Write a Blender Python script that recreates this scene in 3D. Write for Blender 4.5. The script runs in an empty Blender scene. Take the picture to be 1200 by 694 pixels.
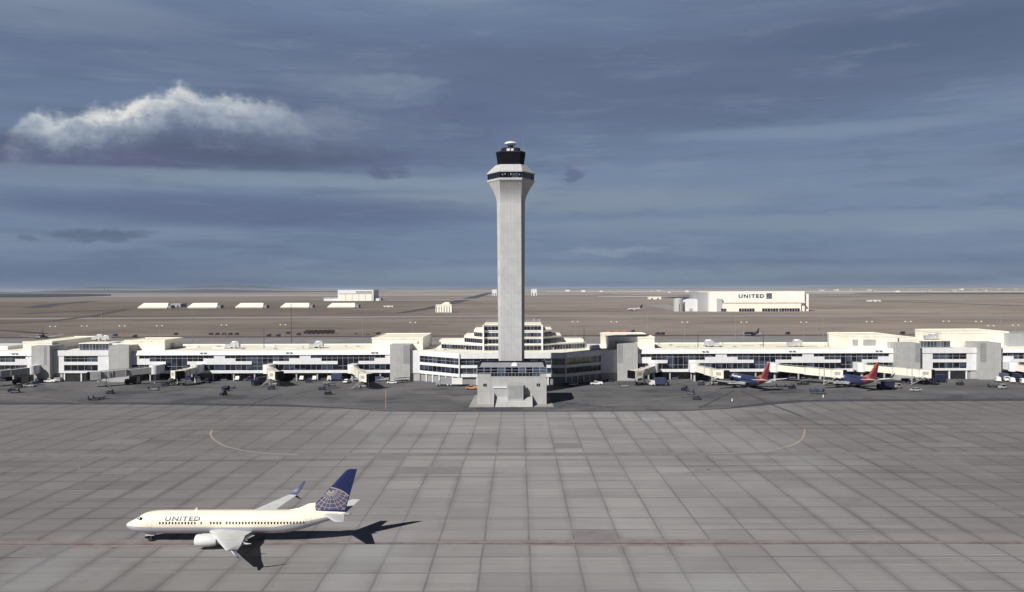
import bpy, bmesh, math, random
from mathutils import Vector, Matrix
random.seed(7)
R = math.radians
S = bpy.context.scene
COL = S.collection
# ------------------------------------------------------------------ camera
FPX, H = 975.0, 43.5
cam = bpy.data.objects.new('camera', bpy.data.cameras.new('camera'))
COL.objects.link(cam)
cam.data.sensor_width = 36; cam.data.lens = FPX/1200*36
cam.data.clip_start = 0.5; cam.data.clip_end = 200000
YAW, PITCH, ROLL = math.atan(8/FPX), math.atan(8.4/FPX), R(-0.215)
MROT = Matrix.Rotation(YAW, 3, 'Z') @ Matrix.Rotation(math.pi/2-PITCH, 3, 'X') @ Matrix.Rotation(ROLL, 3, 'Z')
cam.matrix_world = Matrix.Translation((0, 0, H)) @ MROT.to_4x4()
S.camera = cam
S.render.resolution_x, S.render.resolution_y = 1024, 592
# ------------------------------------------------------------------ light
S.view_settings.view_transform = 'Standard'; S.view_settings.look = 'None'
S.view_settings.gamma = 1; S.view_settings.exposure = 0.10
S.view_settings.use_curve_mapping = False
travel = Vector((10.0, 12.2, -12.5)).normalized()
sun = bpy.data.objects.new('sun', bpy.data.lights.new('sun', 'SUN'))
COL.objects.link(sun)
sun.data.energy = 5.0; sun.data.angle = R(0.5); sun.data.color = (1.0, 0.962, 0.885)
sun.rotation_euler = travel.to_track_quat('-Z', 'Y').to_euler(); sun.location = (-100, -100, 150)
SUN_EL = math.asin(-travel.z); SUN_ROT = math.atan2(-travel.x, -travel.y) % (2*math.pi)

W = bpy.data.worlds.new('World'); S.world = W; W.use_nodes = True
nt = W.node_tree; nt.nodes.clear()
class G:
    """tiny node helper"""
    def __init__(s, tree): s.t = tree
    def n(s, typ, **kw):
        x = s.t.nodes.new(typ)
        for k, v in kw.items(): setattr(x, k, v)
        return x
    def put(s, sock, v):
        if isinstance(v, bpy.types.NodeSocket): s.t.links.new(v, sock)
        elif v is not None:
            if isinstance(v, (tuple, list)) and len(v) == 3 and sock.type == 'RGBA': v = (*v, 1)
            sock.default_value = v
    def m(s, op, a, b=None, c=None, clamp=False):
        x = s.n('ShaderNodeMath', operation=op); x.use_clamp = clamp
        s.put(x.inputs[0], a); s.put(x.inputs[1], b)
        if c is not None: s.put(x.inputs[2], c)
        return x.outputs[0]
    def mix(s, f, a, b, mode='MIX'):
        x = s.n('ShaderNodeMix', data_type='RGBA', blend_type=mode)
        s.put(x.inputs[0], f); s.put(x.inputs[6], a); s.put(x.inputs[7], b)
        return x.outputs[2]
    def ramp(s, f, stops):
        x = s.n('ShaderNodeValToRGB'); s.put(x.inputs[0], f)
        cr = x.color_ramp
        while len(cr.elements) < len(stops): cr.elements.new(0.5)
        for e, (p, c) in zip(cr.elements, stops):
            e.position = p; e.color = (*c, 1) if isinstance(c, tuple) else (c, c, c, 1)
        return x.outputs[0]
    def ss(s, x, a, b):
        r = s.n('ShaderNodeMapRange', interpolation_type='SMOOTHSTEP')
        s.put(r.inputs[0], x); s.put(r.inputs[1], a); s.put(r.inputs[2], b)
        return r.outputs[0]
    def noise(s, vec, scale, detail=4, rough=0.5, dist=0.0):
        x = s.n('ShaderNodeTexNoise'); s.put(x.inputs['Vector'], vec)
        x.inputs['Scale'].default_value = scale; x.inputs['Detail'].default_value = detail
        x.inputs['Roughness'].default_value = rough; x.inputs['Distortion'].default_value = dist
        return x
    def xyz(s, x, y, z=0.0):
        c = s.n('ShaderNodeCombineXYZ'); s.put(c.inputs[0], x); s.put(c.inputs[1], y); s.put(c.inputs[2], z)
        return c.outputs[0]

g = G(nt)
tc = g.n('ShaderNodeTexCoord'); sep = g.n('ShaderNodeSeparateXYZ'); nt.links.new(tc.outputs['Generated'], sep.inputs[0])
az = g.m('ARCTAN2', sep.outputs[0], sep.outputs[1]); el = g.m('ARCSINE', sep.outputs[2])
flat = g.xyz(az, g.m('MULTIPLY', el, 2.2), 0.0)
warp = g.noise(flat, 16, 7, 0.62)
ws = g.n('ShaderNodeSeparateColor'); nt.links.new(warp.outputs['Color'], ws.inputs[0])
wx = g.m('MULTIPLY', g.m('SUBTRACT', ws.outputs[0], 0.5), 0.055)
wy = g.m('MULTIPLY', g.m('SUBTRACT', ws.outputs[1], 0.5), 0.034)
rag = g.noise(flat, 34, 8, 0.66)
RAG = g.m('MULTIPLY', g.m('SUBTRACT', rag.outputs[0], 0.5), 2.2)
U = g.m('ADD', az, wx); V = g.m('ADD', el, wy)
U2 = g.m('ADD', az, g.m('MULTIPLY', wx, 0.8)); V2 = g.m('ADD', el, g.m('MULTIPLY', wy, 0.22))
skycol = g.ramp(g.m('MULTIPLY', el, 1.0), [(0.0, (.145, .20, .31)), (.10, (.175, .24, .355)), (.22, (.145, .20, .315)),
                                           (.36, (.155, .212, .335)), (.6, (.022, .035, .085)), (1.0, (.018, .028, .075))])
# long flat stratus streaks
st = g.noise(g.xyz(g.m('MULTIPLY', U2, 1.5), g.m('MULTIPLY', V2, 13.0), 3.1), 1.0, 6, 0.55)
skycol = g.mix(g.m('MULTIPLY', g.ss(st.outputs[0], 0.50, 0.72), 0.62), skycol, (.235, .300, .400))
skycol = g.mix(g.m('MULTIPLY', g.ss(st.outputs[0], 0.50, 0.28), 0.60), skycol, (.105, .142, .225))
st2 = g.noise(g.xyz(g.m('MULTIPLY', U2, 4.0), g.m('MULTIPLY', V2, 42.0), 9.4), 1.0, 6, 0.6)
skycol = g.mix(g.m('MULTIPLY', g.ss(st2.outputs[0], 0.52, 0.70), 0.38), skycol, (.245, .31, .40))
skycol = g.mix(g.m('MULTIPLY', g.ss(st2.outputs[0], 0.48, 0.30), 0.38), skycol, (.10, .135, .215))
st3 = g.noise(g.xyz(g.m('MULTIPLY', U2, 9.0), g.m('MULTIPLY', V2, 60.0), 1.7), 1.0, 8, 0.66)
def blob(px, py, rx, ry, col, strength, soft=0.6, ragged=True, tilt=0.0):
    """one cloud bank, placed by its bearing and elevation"""
    global skycol
    u0 = math.atan((px-608)/FPX); v0 = math.atan((338-py)/FPX*math.cos(u0))
    u, v = (U, V) if ragged else (U2, V2)
    soft = max(soft, .92)
    du = g.m('SUBTRACT', u, u0); dv = g.m('SUBTRACT', g.m('SUBTRACT', v, v0), g.m('MULTIPLY', du, tilt))
    a = g.m('MULTIPLY', du, FPX/rx); b = g.m('MULTIPLY', dv, FPX/ry)
    r2 = g.m('ADD', g.m('MULTIPLY', a, a), g.m('MULTIPLY', b, b))
    if ragged: r2 = g.m('ADD', r2, RAG)
    m = g.m('MULTIPLY', g.ss(r2, 1.0+soft, max(0.0, 1.0-soft)), strength)
    skycol = g.mix(m, skycol, col)
DARK = (.098, .124, .200)
blob(900, 60, 420, 60, (.118, .152, .245), .75, 1.0, False)
blob(1120, 40, 200, 26, (.098, .138, .220), .6, 1.0, False)
blob(700, 120, 260, 30, (.12, .155, .26), .5, 1.0, False)
blob(960, 215, 330, 26, (.20, .265, .375), .5, 1.0, False)
blob(640, 235, 220, 14, (.235, .29, .365), .75, 1.0, False)
blob(50, 8, 150, 20, (.27, .34, .43), .8, 1.0, False)
blob(40, 325, 260, 16, (.118, .165, .265), .7, 1.0, False)
blob(600, 30, 300, 22, (.16, .225, .35), .5, 1.0, False)
blob(250, 55, 330, 34, (.115, .15, .25), .55, 1.0, False)
blob(430, 150, 150, 50, (.115, .14, .245), .75, 0.8, False)
blob(110, 180, 190, 20, DARK, .7, 0.7, False)
# bright cumulus with a dusky base
blob(430, 106, 85, 18, (.18, .235, .33), .6, 1.0)
blob(255, 172, 165, 20, DARK, .92, 0.55, False)
blob(330, 178, 120, 14, (.094, .116, .190), .6, 0.7, False)
blob(90, 184, 120, 14, (.115, .125, .22), .7, 0.8, False)
blob(400, 150, 120, 26, (.16, .205, .30), .55, 1.0)
blob(340, 140, 90, 14, (.23, .285, .37), .6, 1.0)
blob(455, 100, 55, 10, (.24, .30, .385), .45, 1.0)
# the cumulus: a lumpy upper edge given by bearing, brightness falling off below it
def bear(px): return math.atan((px-608)/FPX)
edge_pts = [(-25, 175), (8, 152), (25, 131), (43, 124), (62, 131), (87, 128), (117, 122), (142, 119), (165, 114), (186, 104), (208, 95), (222, 100), (234, 108), (252, 108), (269, 111), (295, 114), (318, 117), (335, 120), (352, 134), (385, 160)]
b0, b1 = bear(edge_pts[0][0]), bear(edge_pts[-1][0])
tt = g.m('DIVIDE', g.m('SUBTRACT', az, b0), b1-b0, clamp=True)
hcurve = g.ramp(tt, [((bear(px)-b0)/(b1-b0), math.atan((338-py)/FPX*math.cos(bear(px)))/.3) for px, py in edge_pts])
fl2 = g.xyz(az, g.m('MULTIPLY', el, 1.25), 2.0); lump = g.noise(fl2, 46, 3, .5); lump2 = g.noise(fl2, 120, 5, .58); lump3 = g.noise(fl2, 26, 8, .60)
off = g.m('ADD', g.m('MULTIPLY', g.m('SUBTRACT', lump.outputs[0], .5), 26/FPX), g.m('MULTIPLY', g.m('SUBTRACT', lump2.outputs[0], .5), 15/FPX))
depth = g.m('MULTIPLY', g.m('ADD', g.m('SUBTRACT', g.m('MULTIPLY', hcurve, .3), el), off), FPX)      # in photo-scale units below the upper edge
depth2 = g.m('ADD', depth, g.m('MULTIPLY', g.m('SUBTRACT', lump3.outputs[0], .5), 34))
body = g.ramp(g.m('DIVIDE', depth2, 70.0, clamp=True), [(0.0, (.42, .47, .53)), (.10, (.56, .60, .64)), (.24, (.38, .43, .50)), (.42, (.24, .29, .38)), (.62, (.155, .19, .285)), (1.0, (.115, .14, .225))])
warm = g.m('MULTIPLY', g.ss(az, bear(85), bear(125)), g.ss(az, bear(240), bear(195)))
ridge = g.m('MULTIPLY', g.ss(depth, 1, 7), g.ss(depth2, 24, 8))
body = g.mix(g.m('MULTIPLY', g.m('MULTIPLY', warm, ridge), g.ss(lump3.outputs[0], .38, .56)), body, (.86, .82, .78))
env = g.m('MULTIPLY', g.ss(az, bear(-5), bear(45)), g.ss(az, bear(385), bear(265)))
msk = g.m('MULTIPLY', g.m('MULTIPLY', g.ss(depth, -5, 11), g.ss(depth2, 66, 26)), env)
skycol = g.mix(msk, skycol, body)
blob(12, 158, 26, 6, (.10, .12, .21), .6, 0.8)
blob(330, 209, 260, 8, (.235, .30, .385), .75, 0.9, False)
blob(60, 208, 120, 8, (.20, .26, .35), .55, 0.9, False)
blob(300, 246, 260, 18, (.105, .14, .25), .8, 0.9, False)
blob(455, 200, 24, 7, (.11, .135, .235), .85, 0.5)
blob(113, 273, 44, 7, (.10, .135, .22), .85, 0.5)
blob(38, 277, 9, 3, (.11, .145, .235), .7, 0.6)
blob(672, 204, 11, 6, (.12, .155, .25), .8, 0.6)
blob(715, 294, 48, 5, (.245, .305, .40), .7, 0.7)
blob(900, 262, 260, 9, (.225, .285, .37), .6, 1.0, False)
blob(700, 320, 400, 9, (.225, .285, .36), .5, 1.0, False)
blob(960, 155, 150, 7, (.215, .285, .38), .6, 1.0, False)
skycol = g.mix(g.m('MULTIPLY', g.ss(st3.outputs[0], 0.52, 0.70), 0.20), skycol, (.27, .33, .41))
skycol = g.mix(g.m('MULTIPLY', g.ss(st3.outputs[0], 0.47, 0.32), 0.22), skycol, (.085, .12, .20))
skycol = g.mix(g.ss(g.m('ABSOLUTE', az), 1.0, 1.9), skycol, (.055, .072, .115))  # unseen sky behind the camera darkened to lower fill and glass reflections
# unseen sky overhead darkened to cut ambient light and deepen the shadows
skycol = g.mix(g.ss(el, 0.345, 0.50), skycol, (.014, .020, .048))
sky = g.n('ShaderNodeTexSky', sky_type='NISHITA'); sky.sun_disc = False
sky.sun_elevation = SUN_EL; sky.sun_rotation = SUN_ROT; sky.altitude = 1600
bgS = g.n('ShaderNodeBackground'); nt.links.new(sky.outputs[0], bgS.inputs[0]); bgS.inputs[1].default_value = 0.05
bgC = g.n('ShaderNodeBackground'); g.put(bgC.inputs[0], skycol); bgC.inputs[1].default_value = 0.93
mx = g.n('ShaderNodeMixShader'); mx.inputs[0].default_value = 0.97
nt.links.new(bgS.outputs[0], mx.inputs[1]); nt.links.new(bgC.outputs[0], mx.inputs[2])
wo = g.n('ShaderNodeOutputWorld'); nt.links.new(mx.outputs[0], wo.inputs[0])

# ------------------------------------------------------------------ measuring helpers (photo pixel -> place in the world at a real distance)
def ray(px, py): return MROT @ Vector(((px-600)/FPX, -(py-347)/FPX, -1.0))
def gp(px, py, z=0.0):
    d = ray(px, py); t = (z-H)/d.z
    return Vector((d.x*t, d.y*t, z))
def WX(px, Y, py=420):
    d = ray(px, py); return d.x*Y/d.y
def WZ(px, py, Y):
    d = ray(px, py); return H + d.z*Y/d.y
# ------------------------------------------------------------------ materials
MATS = {}
def mat(name, col, rough=0.7, metal=0.0, noise=0.12, scale=0.4, streak=0.0, spec=0.5, joints=None):
    """plain painted / cast surface with uneven dirt; streak = vertical rain streaks, joints=(w,h) panel lines"""
    if name in MATS: return MATS[name]
    m = bpy.data.materials.new(name); m.use_nodes = True
    q = G(m.node_tree); b = m.node_tree.nodes['Principled BSDF']
    t = q.n('ShaderNodeTexCoord').outputs['Object']
    n = q.noise(t, scale, 6, 0.6)
    c = q.mix(q.ss(n.outputs[0], 0.3, 0.7), tuple(x*(1-noise) for x in col), tuple(min(1, x*(1+noise)) for x in col))
    if streak:
        mp = q.n('ShaderNodeMapping'); q.put(mp.inputs[0], t); mp.inputs['Scale'].default_value = (1.2, 1.2, 0.06)
        n2 = q.noise(mp.outputs[0], 1.0, 5, 0.65)
        c = q.mix(q.m('MULTIPLY', q.ss(n2.outputs[0], 0.48, 0.75), streak), c, tuple(x*0.55 for x in col))
    if joints:
        sp = q.n('ShaderNodeSeparateXYZ'); q.put(sp.inputs[0], t)
        fac = None
        for ax, w in ((0, joints[0]), (2, joints[1])):
            if not w: continue
            f = q.m('ABSOLUTE', q.m('SUBTRACT', q.m('FRACT', q.m('DIVIDE', sp.outputs[ax], w)), 0.5))
            l = q.ss(f, 0.5-0.09/w, 0.5-0.03/w)
            fac = l if fac is None else q.m('MAXIMUM', fac, l)
        c = q.mix(q.m('MULTIPLY', fac, 0.35), c, tuple(x*0.4 for x in col))
    q.put(b.inputs['Base Color'], c)
    b.inputs['Roughness'].default_value = rough; b.inputs['Metallic'].default_value = metal
    b.inputs['Specular IOR Level'].default_value = spec
    MATS[name] = m; return m
M_WHITE = mat('white_wall_paint', (.74, .75, .78), .6, noise=.05, streak=.16, joints=(3.0, 0))
M_CREAM = mat('cream_wall_paint', (.82, .795, .71), .6, noise=.05, streak=.14)
M_ROOF = mat('cream_roof_membrane', (.87, .83, .70), .8, noise=.09, scale=.12, joints=(12.0, 0))
M_GREYROOF = mat('grey_roof_membrane', (.55, .55, .55), .8, noise=.1)
M_CONC = mat('tower_concrete', (.465, .47, .485), .85, noise=.07, scale=.25, streak=.20, joints=(1.4, 7.0))
M_CONC2 = mat('panel_concrete', (.40, .40, .405), .85, noise=.06, scale=.3, streak=.2, joints=(4.0, 5.0))
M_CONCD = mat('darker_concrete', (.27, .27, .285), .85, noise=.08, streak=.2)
M_GREYW = mat('grey_panel', (.36, .37, .39), .6, noise=.06)
M_DARK = mat('dark_opening', (.015, .015, .018), .8, noise=.2)
M_DOOR = mat('grey_door', (.30, .31, .32), .5, noise=.08, joints=(0, .6))
M_FRAME = mat('frame_metal', (.38, .40, .44), .4, noise=.05)
M_GLASS = mat('dark_window_glass', (.006, .009, .020), .08, noise=.5, scale=.15, spec=.6)
M_GLASS2 = mat('grey_window_glass', (.07, .085, .10), .12, noise=.6, scale=.25, spec=.6)
def pane_glass(m, dark, light, share):
    q = G(m.node_tree); b = m.node_tree.nodes['Principled BSDF']
    p = q.n('ShaderNodeNewGeometry').outputs['Position']; sp = q.n('ShaderNodeSeparateXYZ'); q.put(sp.inputs[0], p)
    cell = q.xyz(q.m('FLOOR', q.m('DIVIDE', sp.outputs[0], 2.55)), q.m('FLOOR', q.m('DIVIDE', sp.outputs[2], 2.9)), 0)
    wn = q.n('ShaderNodeTexWhiteNoise'); wn.noise_dimensions = '3D'; q.put(wn.inputs['Vector'], cell)
    q.put(b.inputs['Base Color'], q.mix(q.ss(wn.outputs['Value'], 1-share, 1.0), dark, light))
pane_glass(M_GLASS, (.005, .007, .014), (.055, .075, .12), .55); pane_glass(M_GLASS2, (.03, .04, .06), (.12, .14, .17), .7)
M_METAL = mat('galvanised_metal', (.45, .46, .47), .35, .6, noise=.1)
M_UNIT = mat('rooftop_unit_metal', (.50, .51, .53), .5, .2, noise=.12)
M_RUB = mat('black_rubber', (.02, .02, .02), .85)
M_BLACK = mat('black_paint', (.006, .006, .010), .55, spec=.15)
M_NAVY = mat('navy_paint', (.008, .012, .040), .5, noise=.1)
M_LOGO = mat('dark_blue_letter_paint', (.02, .03, .09), .5, noise=.05)
M_LAMP = mat('lamp_head_metal', (.75, .75, .72), .4, noise=.05)
M_POLE = mat('pole_metal', (.32, .32, .33), .5, .3)
M_POLED = mat('dark_pole_metal', (.07, .07, .08), .5, .3)
# ------------------------------------------------------------------ mesh helpers
class MB:
    def __init__(s): s.v = []; s.f = []; s.sm = []
    def add(s, vs, fs, smooth=False):
        o = len(s.v); s.v += [tuple(p) for p in vs]
        for f in fs: s.f.append([o+i for i in f]); s.sm.append(smooth)
        return s
    def box(s, x0, x1, y0, y1, z0, z1):
        x0, x1 = sorted((x0, x1)); y0, y1 = sorted((y0, y1)); z0, z1 = sorted((z0, z1))
        return s.add([(x0,y0,z0),(x1,y0,z0),(x1,y1,z0),(x0,y1,z0),(x0,y0,z1),(x1,y0,z1),(x1,y1,z1),(x0,y1,z1)],
                     [(0,3,2,1),(4,5,6,7),(0,1,5,4),(1,2,6,5),(2,3,7,6),(3,0,4,7)])
    def prism(s, poly, z0, z1, z1b=None):
        """poly: list of (x,y), extruded"""
        n = len(poly); area = sum(poly[i][0]*poly[(i+1)%n][1]-poly[(i+1)%n][0]*poly[i][1] for i in range(n))
        if area < 0: poly = poly[::-1]
        vs = [(x, y, z0) for x, y in poly]+[(x, y, z1) for x, y in poly]
        return s.add(vs, [tuple(range(n-1, -1, -1)), tuple(range(n, 2*n))]+[(i, (i+1)%n, n+(i+1)%n, n+i) for i in range(n)])
    def wall(s, p, q, z0, z1, t):
        """upright slab from plan point p to q, thickness t to the right of p->q seen from above being behind (+)"""
        d = Vector((q[0]-p[0], q[1]-p[1])).normalized(); n = Vector((-d.y, d.x))*t
        return s.prism([tuple(p), tuple(q), (q[0]+n.x, q[1]+n.y), (p[0]+n.x, p[1]+n.y)], z0, z1)
    def tube(s, a, b, r0, r1=None, n=8, smooth=True):
        r1 = r0 if r1 is None else r1
        a = Vector(a); b = Vector(b); d = (b-a).normalized()
        u = d.orthogonal().normalized(); w = d.cross(u)
        vs = [a+(u*math.cos(2*math.pi*i/n)+w*math.sin(2*math.pi*i/n))*r0 for i in range(n)]
        vs += [b+(u*math.cos(2*math.pi*i/n)+w*math.sin(2*math.pi*i/n))*r1 for i in range(n)]
        s.add(vs, [(i, (i+1)%n, n+(i+1)%n, n+i) for i in range(n)], smooth)
        return s.add(vs, [tuple(range(n-1, -1, -1)), tuple(range(n, 2*n))])
    def loft(s, rings, cap=True, smooth=True, closed=True):
        n = len(rings[0]); o = [p for r in rings for p in r]; fs = []
        for k in range(len(rings)-1):
            for i in range(n if closed else n-1):
                j = (i+1) % n
                fs.append((k*n+i, k*n+j, (k+1)*n+j, (k+1)*n+i))
        s.add(o, fs, smooth)
        if cap:
            s.add(rings[0], [tuple(range(n))[::-1]]); s.add(rings[-1], [tuple(range(n))])
        return s
    def build(s, name, m, parent=None, origin=None, world=False):
        me = bpy.data.meshes.new(name)
        o = Vector((0, 0, 0))
        if parent is not None and world: o = ORG.get(parent.name, o)
        if origin is not None: o = Vector(origin)
        me.from_pydata([tuple(Vector(p)-o) for p in s.v], [], s.f)
        me.polygons.foreach_set('use_smooth', s.sm)
        bm = bmesh.new(); bm.from_mesh(me); bmesh.ops.remove_doubles(bm, verts=bm.verts, dist=0.0004)
        bmesh.ops.recalc_face_normals(bm, faces=bm.faces); bm.to_mesh(me); bm.free()
        if any(s.sm):
            try: me.set_sharp_from_angle(angle=R(38))
            except Exception: pass
        if m is not None: me.materials.append(m)
        ob = bpy.data.objects.new(name, me); COL.objects.link(ob)
        if parent is not None:
            ob.parent = parent; ORG[ob.name] = ORG.get(parent.name, Vector((0, 0, 0))) if world else Vector((0, 0, 0))
        elif origin is not None: ob.location = o
        return ob
ORG = {}
def tag(o, label=None, cat=None, group=None, kind=None):
    if label: o['label'] = label
    if cat: o['category'] = cat
    if group: o['group'] = group
    if kind: o['kind'] = kind
    return o
def thing(name, label, cat, loc=(0, 0, 0), rz=0.0, group=None):
    o = bpy.data.objects.new(name, None); COL.objects.link(o); o.empty_display_size = .5
    o.location = loc; o.rotation_euler = (0, 0, rz); ORG[o.name] = Vector(loc)
    return tag(o, label, cat, group)
KIDS = {}
def copy_tree(o, parent=None):
    c = o.copy(); COL.objects.link(c)
    if parent is not None: c.parent = parent
    for ch in [x for x in bpy.data.objects if x.parent == o]: copy_tree(ch, c)
    return c
def text_mesh(txt, size, extr=0.03, spacing=1.0):
    cu = bpy.data.curves.new('t', 'FONT'); cu.body = txt; cu.size = size; cu.extrude = extr; cu.space_character = spacing
    cu.align_x = 'LEFT'; cu.resolution_u = 2; cu.offset = .032
    ob = bpy.data.objects.new('t', cu); COL.objects.link(ob)
    dg = bpy.context.evaluated_depsgraph_get(); me = bpy.data.meshes.new_from_object(ob.evaluated_get(dg))
    bpy.data.objects.remove(ob)
    return me

# ================================================================== SETTING
def sheet(name, poly, z, m, kind='structure'):
    me = bpy.data.meshes.new(name); me.from_pydata([(x, y, z) for x, y in poly], [], [tuple(range(len(poly)))])
    me.materials.append(m); ob = bpy.data.objects.new(name, me); COL.objects.link(ob)
    if me.polygons[0].normal.z < 0: me.flip_normals()
    if kind: ob['kind'] = kind
    return ob
def ground_mat():
    m = bpy.data.materials.new('dry_prairie'); m.use_nodes = True; q = G(m.node_tree); b = m.node_tree.nodes['Principled BSDF']
    p = q.n('ShaderNodeNewGeometry').outputs['Position']
    mp = q.n('ShaderNodeMapping'); q.put(mp.inputs[0], p); mp.inputs['Scale'].default_value = (.0016, .0034, 1)
    n = q.noise(mp.outputs[0], 1.0, 9, .70); n2 = q.noise(p, .012, 7, .68)
    mp3 = q.n('ShaderNodeMapping'); q.put(mp3.inputs[0], p); mp3.inputs['Scale'].default_value = (.00012, .0011, 1)
    n3 = q.noise(mp3.outputs[0], 1.0, 5, .6)
    c = q.ramp(n.outputs[0], [(.28, (.150, .126, .118)), (.42, (.218, .184, .170)), (.52, (.256, .220, .203)), (.62, (.290, .256, .238)), (.74, (.40, .36, .335))])
    c = q.mix(q.m('MULTIPLY', q.ss(n2.outputs[0], .50, .64), .45), c, (.145, .125, .10))
    n4 = q.noise(p, .0045, 8, .7); c = q.mix(q.m('MULTIPLY', q.ss(n4.outputs[0], .54, .66), .5), c, (.33, .285, .235))
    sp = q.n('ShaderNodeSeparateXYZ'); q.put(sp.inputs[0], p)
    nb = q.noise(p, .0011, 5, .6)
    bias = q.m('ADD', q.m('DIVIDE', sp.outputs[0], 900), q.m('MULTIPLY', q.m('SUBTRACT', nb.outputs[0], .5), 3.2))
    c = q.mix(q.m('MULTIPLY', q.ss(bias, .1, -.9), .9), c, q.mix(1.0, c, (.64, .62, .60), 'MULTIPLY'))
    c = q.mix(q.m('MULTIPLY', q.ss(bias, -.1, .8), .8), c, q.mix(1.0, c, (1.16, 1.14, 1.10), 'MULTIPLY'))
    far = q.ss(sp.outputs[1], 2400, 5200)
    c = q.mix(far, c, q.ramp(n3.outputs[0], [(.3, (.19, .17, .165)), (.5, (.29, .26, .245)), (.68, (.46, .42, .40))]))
    q.put(b.inputs['Base Color'], c); b.inputs['Roughness'].default_value = 1; b.inputs['Specular IOR Level'].default_value = .1
    return m
ys = [-400, 40, 300, 600, 1000, 1600, 2600, 4500, 8000, 15000, 30000, 60000]
xs = [-60000, -30000, -12000, -5000, -2000, -800, 0, 800, 2000, 5000, 12000, 30000, 60000]
b = MB(); b.add([(x, y, -0.35) for y in ys for x in xs], [(j*13+i, j*13+i+1, (j+1)*13+i+1, (j+1)*13+i) for j in range(len(ys)-1) for i in range(12)])
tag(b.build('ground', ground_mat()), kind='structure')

def pave_mat(name, base, joint, jd, phase, streak_c, patches=.12, wear_shade=False, blotch=False):
    m = bpy.data.materials.new(name); m.use_nodes = True; q = G(m.node_tree); b = m.node_tree.nodes['Principled BSDF']
    p = q.n('ShaderNodeNewGeometry').outputs['Position']; sp = q.n('ShaderNodeSeparateXYZ'); q.put(sp.inputs[0], p)
    X, Y = sp.outputs[0], sp.outputs[1]
    big = q.noise(p, .018, 5, .6); mid = q.noise(p, .22, 6, .65)
    mp = q.n('ShaderNodeMapping'); q.put(mp.inputs[0], p); mp.inputs['Scale'].default_value = (.012, .22, 1)
    stx = q.noise(mp.outputs[0], 1.0, 7, .6)
    c = q.mix(q.ss(big.outputs[0], .3, .7), tuple(x*.88 for x in base), tuple(x*1.10 for x in base))
    c = q.mix(q.m('MULTIPLY', q.ss(mid.outputs[0], .5, .8), .35), c, tuple(x*.72 for x in base))
    c = q.mix(q.m('MULTIPLY', q.ss(stx.outputs[0], .5, .74), .80), c, streak_c)
    c = q.mix(q.m('MULTIPLY', q.ss(stx.outputs[0], .46, .25), .30), c, tuple(x*1.25 for x in base))
    if jd:
        wob = q.noise(p, .12, 2, .5); wv = q.m('MULTIPLY', q.m('SUBTRACT', wob.outputs[0], .5), .35)
        sx = q.m('DIVIDE', q.m('SUBTRACT', q.m('ADD', X, wv), phase[0]), jd[0]); sy = q.m('DIVIDE', q.m('SUBTRACT', Y, phase[1]), jd[1])
        cell = q.xyz(q.m('FLOOR', sx), q.m('FLOOR', sy), 0)
        wn = q.n('ShaderNodeTexWhiteNoise'); wn.noise_dimensions = '3D'; q.put(wn.inputs['Vector'], cell)
        v = wn.outputs['Value']
        c = q.mix(q.m('MULTIPLY', q.ss(v, .80, 1.0), patches), c, tuple(x*1.45 for x in base))
        c = q.mix(q.m('MULTIPLY', q.ss(v, .22, .0), patches*1.2), c, tuple(x*.6 for x in base))
        def line(s, w, size):
            f = q.m('ABSOLUTE', q.m('SUBTRACT', q.m('FRACT', q.m('ADD', s, .5)), .5))   # 0 at joint
            return q.ss(q.m('MULTIPLY', f, size), w*1.6, w*.3)
        jn = q.noise(q.xyz(q.m('MULTIPLY', X, .02), q.m('MULTIPLY', Y, .02), 0), 1.0, 5, .7)
        jn2 = q.noise(q.xyz(q.m('FLOOR', sx), q.m('MULTIPLY', Y, .03), 0), .9, 3, .5)
        jn3 = q.noise(q.xyz(q.m('MULTIPLY', X, .03), q.m('MULTIPLY', q.m('FLOOR', q.m('ADD', sy, .5)), 3.3), 0), .9, 3, .5)
        lx = q.m('MULTIPLY', line(sx, .19, jd[0]), q.m('ADD', .30, q.m('MULTIPLY', q.ss(jn2.outputs[0], .3, .7), .42)))
        ly = q.m('MULTIPLY', line(sy, .22, jd[1]), q.m('ADD', .12, q.m('MULTIPLY', q.ss(jn3.outputs[0], .36, .62), .70)))
        l = q.m('MAXIMUM', lx, ly)
        # soft grime beside the long joints
        sl = q.m('MULTIPLY', line(sx, .95, jd[0]), q.m('MULTIPLY', q.ss(jn.outputs[0], .38, .66), .34))
        c = q.mix(sl, c, joint); c = q.mix(l, c, joint)
    if wear_shade:  # painted shading: darkens toward both sides with a noise-broken edge, plus pale patches
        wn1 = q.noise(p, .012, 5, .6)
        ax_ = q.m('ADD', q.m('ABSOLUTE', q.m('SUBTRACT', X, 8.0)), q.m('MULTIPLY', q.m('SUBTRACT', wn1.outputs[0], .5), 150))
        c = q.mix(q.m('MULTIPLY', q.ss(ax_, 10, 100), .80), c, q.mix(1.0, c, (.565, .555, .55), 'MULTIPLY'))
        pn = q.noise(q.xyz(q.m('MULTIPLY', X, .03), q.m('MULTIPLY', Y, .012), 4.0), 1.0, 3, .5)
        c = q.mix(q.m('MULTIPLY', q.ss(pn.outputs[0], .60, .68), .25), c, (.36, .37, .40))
    if blotch:
        b1_ = q.noise(p, .028, 7, .68); b2_ = q.noise(p, .09, 6, .7)
        c = q.mix(q.m('MULTIPLY', q.ss(b1_.outputs[0], .52, .62), .55), c, tuple(x*1.45 for x in base))
        c = q.mix(q.m('MULTIPLY', q.ss(b1_.outputs[0], .48, .38), .70), c, (.045, .050, .064))
        c = q.mix(q.m('MULTIPLY', q.ss(b2_.outputs[0], .56, .66), .45), c, (.040, .040, .046))
    mpf = q.n('ShaderNodeMapping'); q.put(mpf.inputs[0], p); mpf.inputs['Scale'].default_value = (.035, .9, 1)
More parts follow.
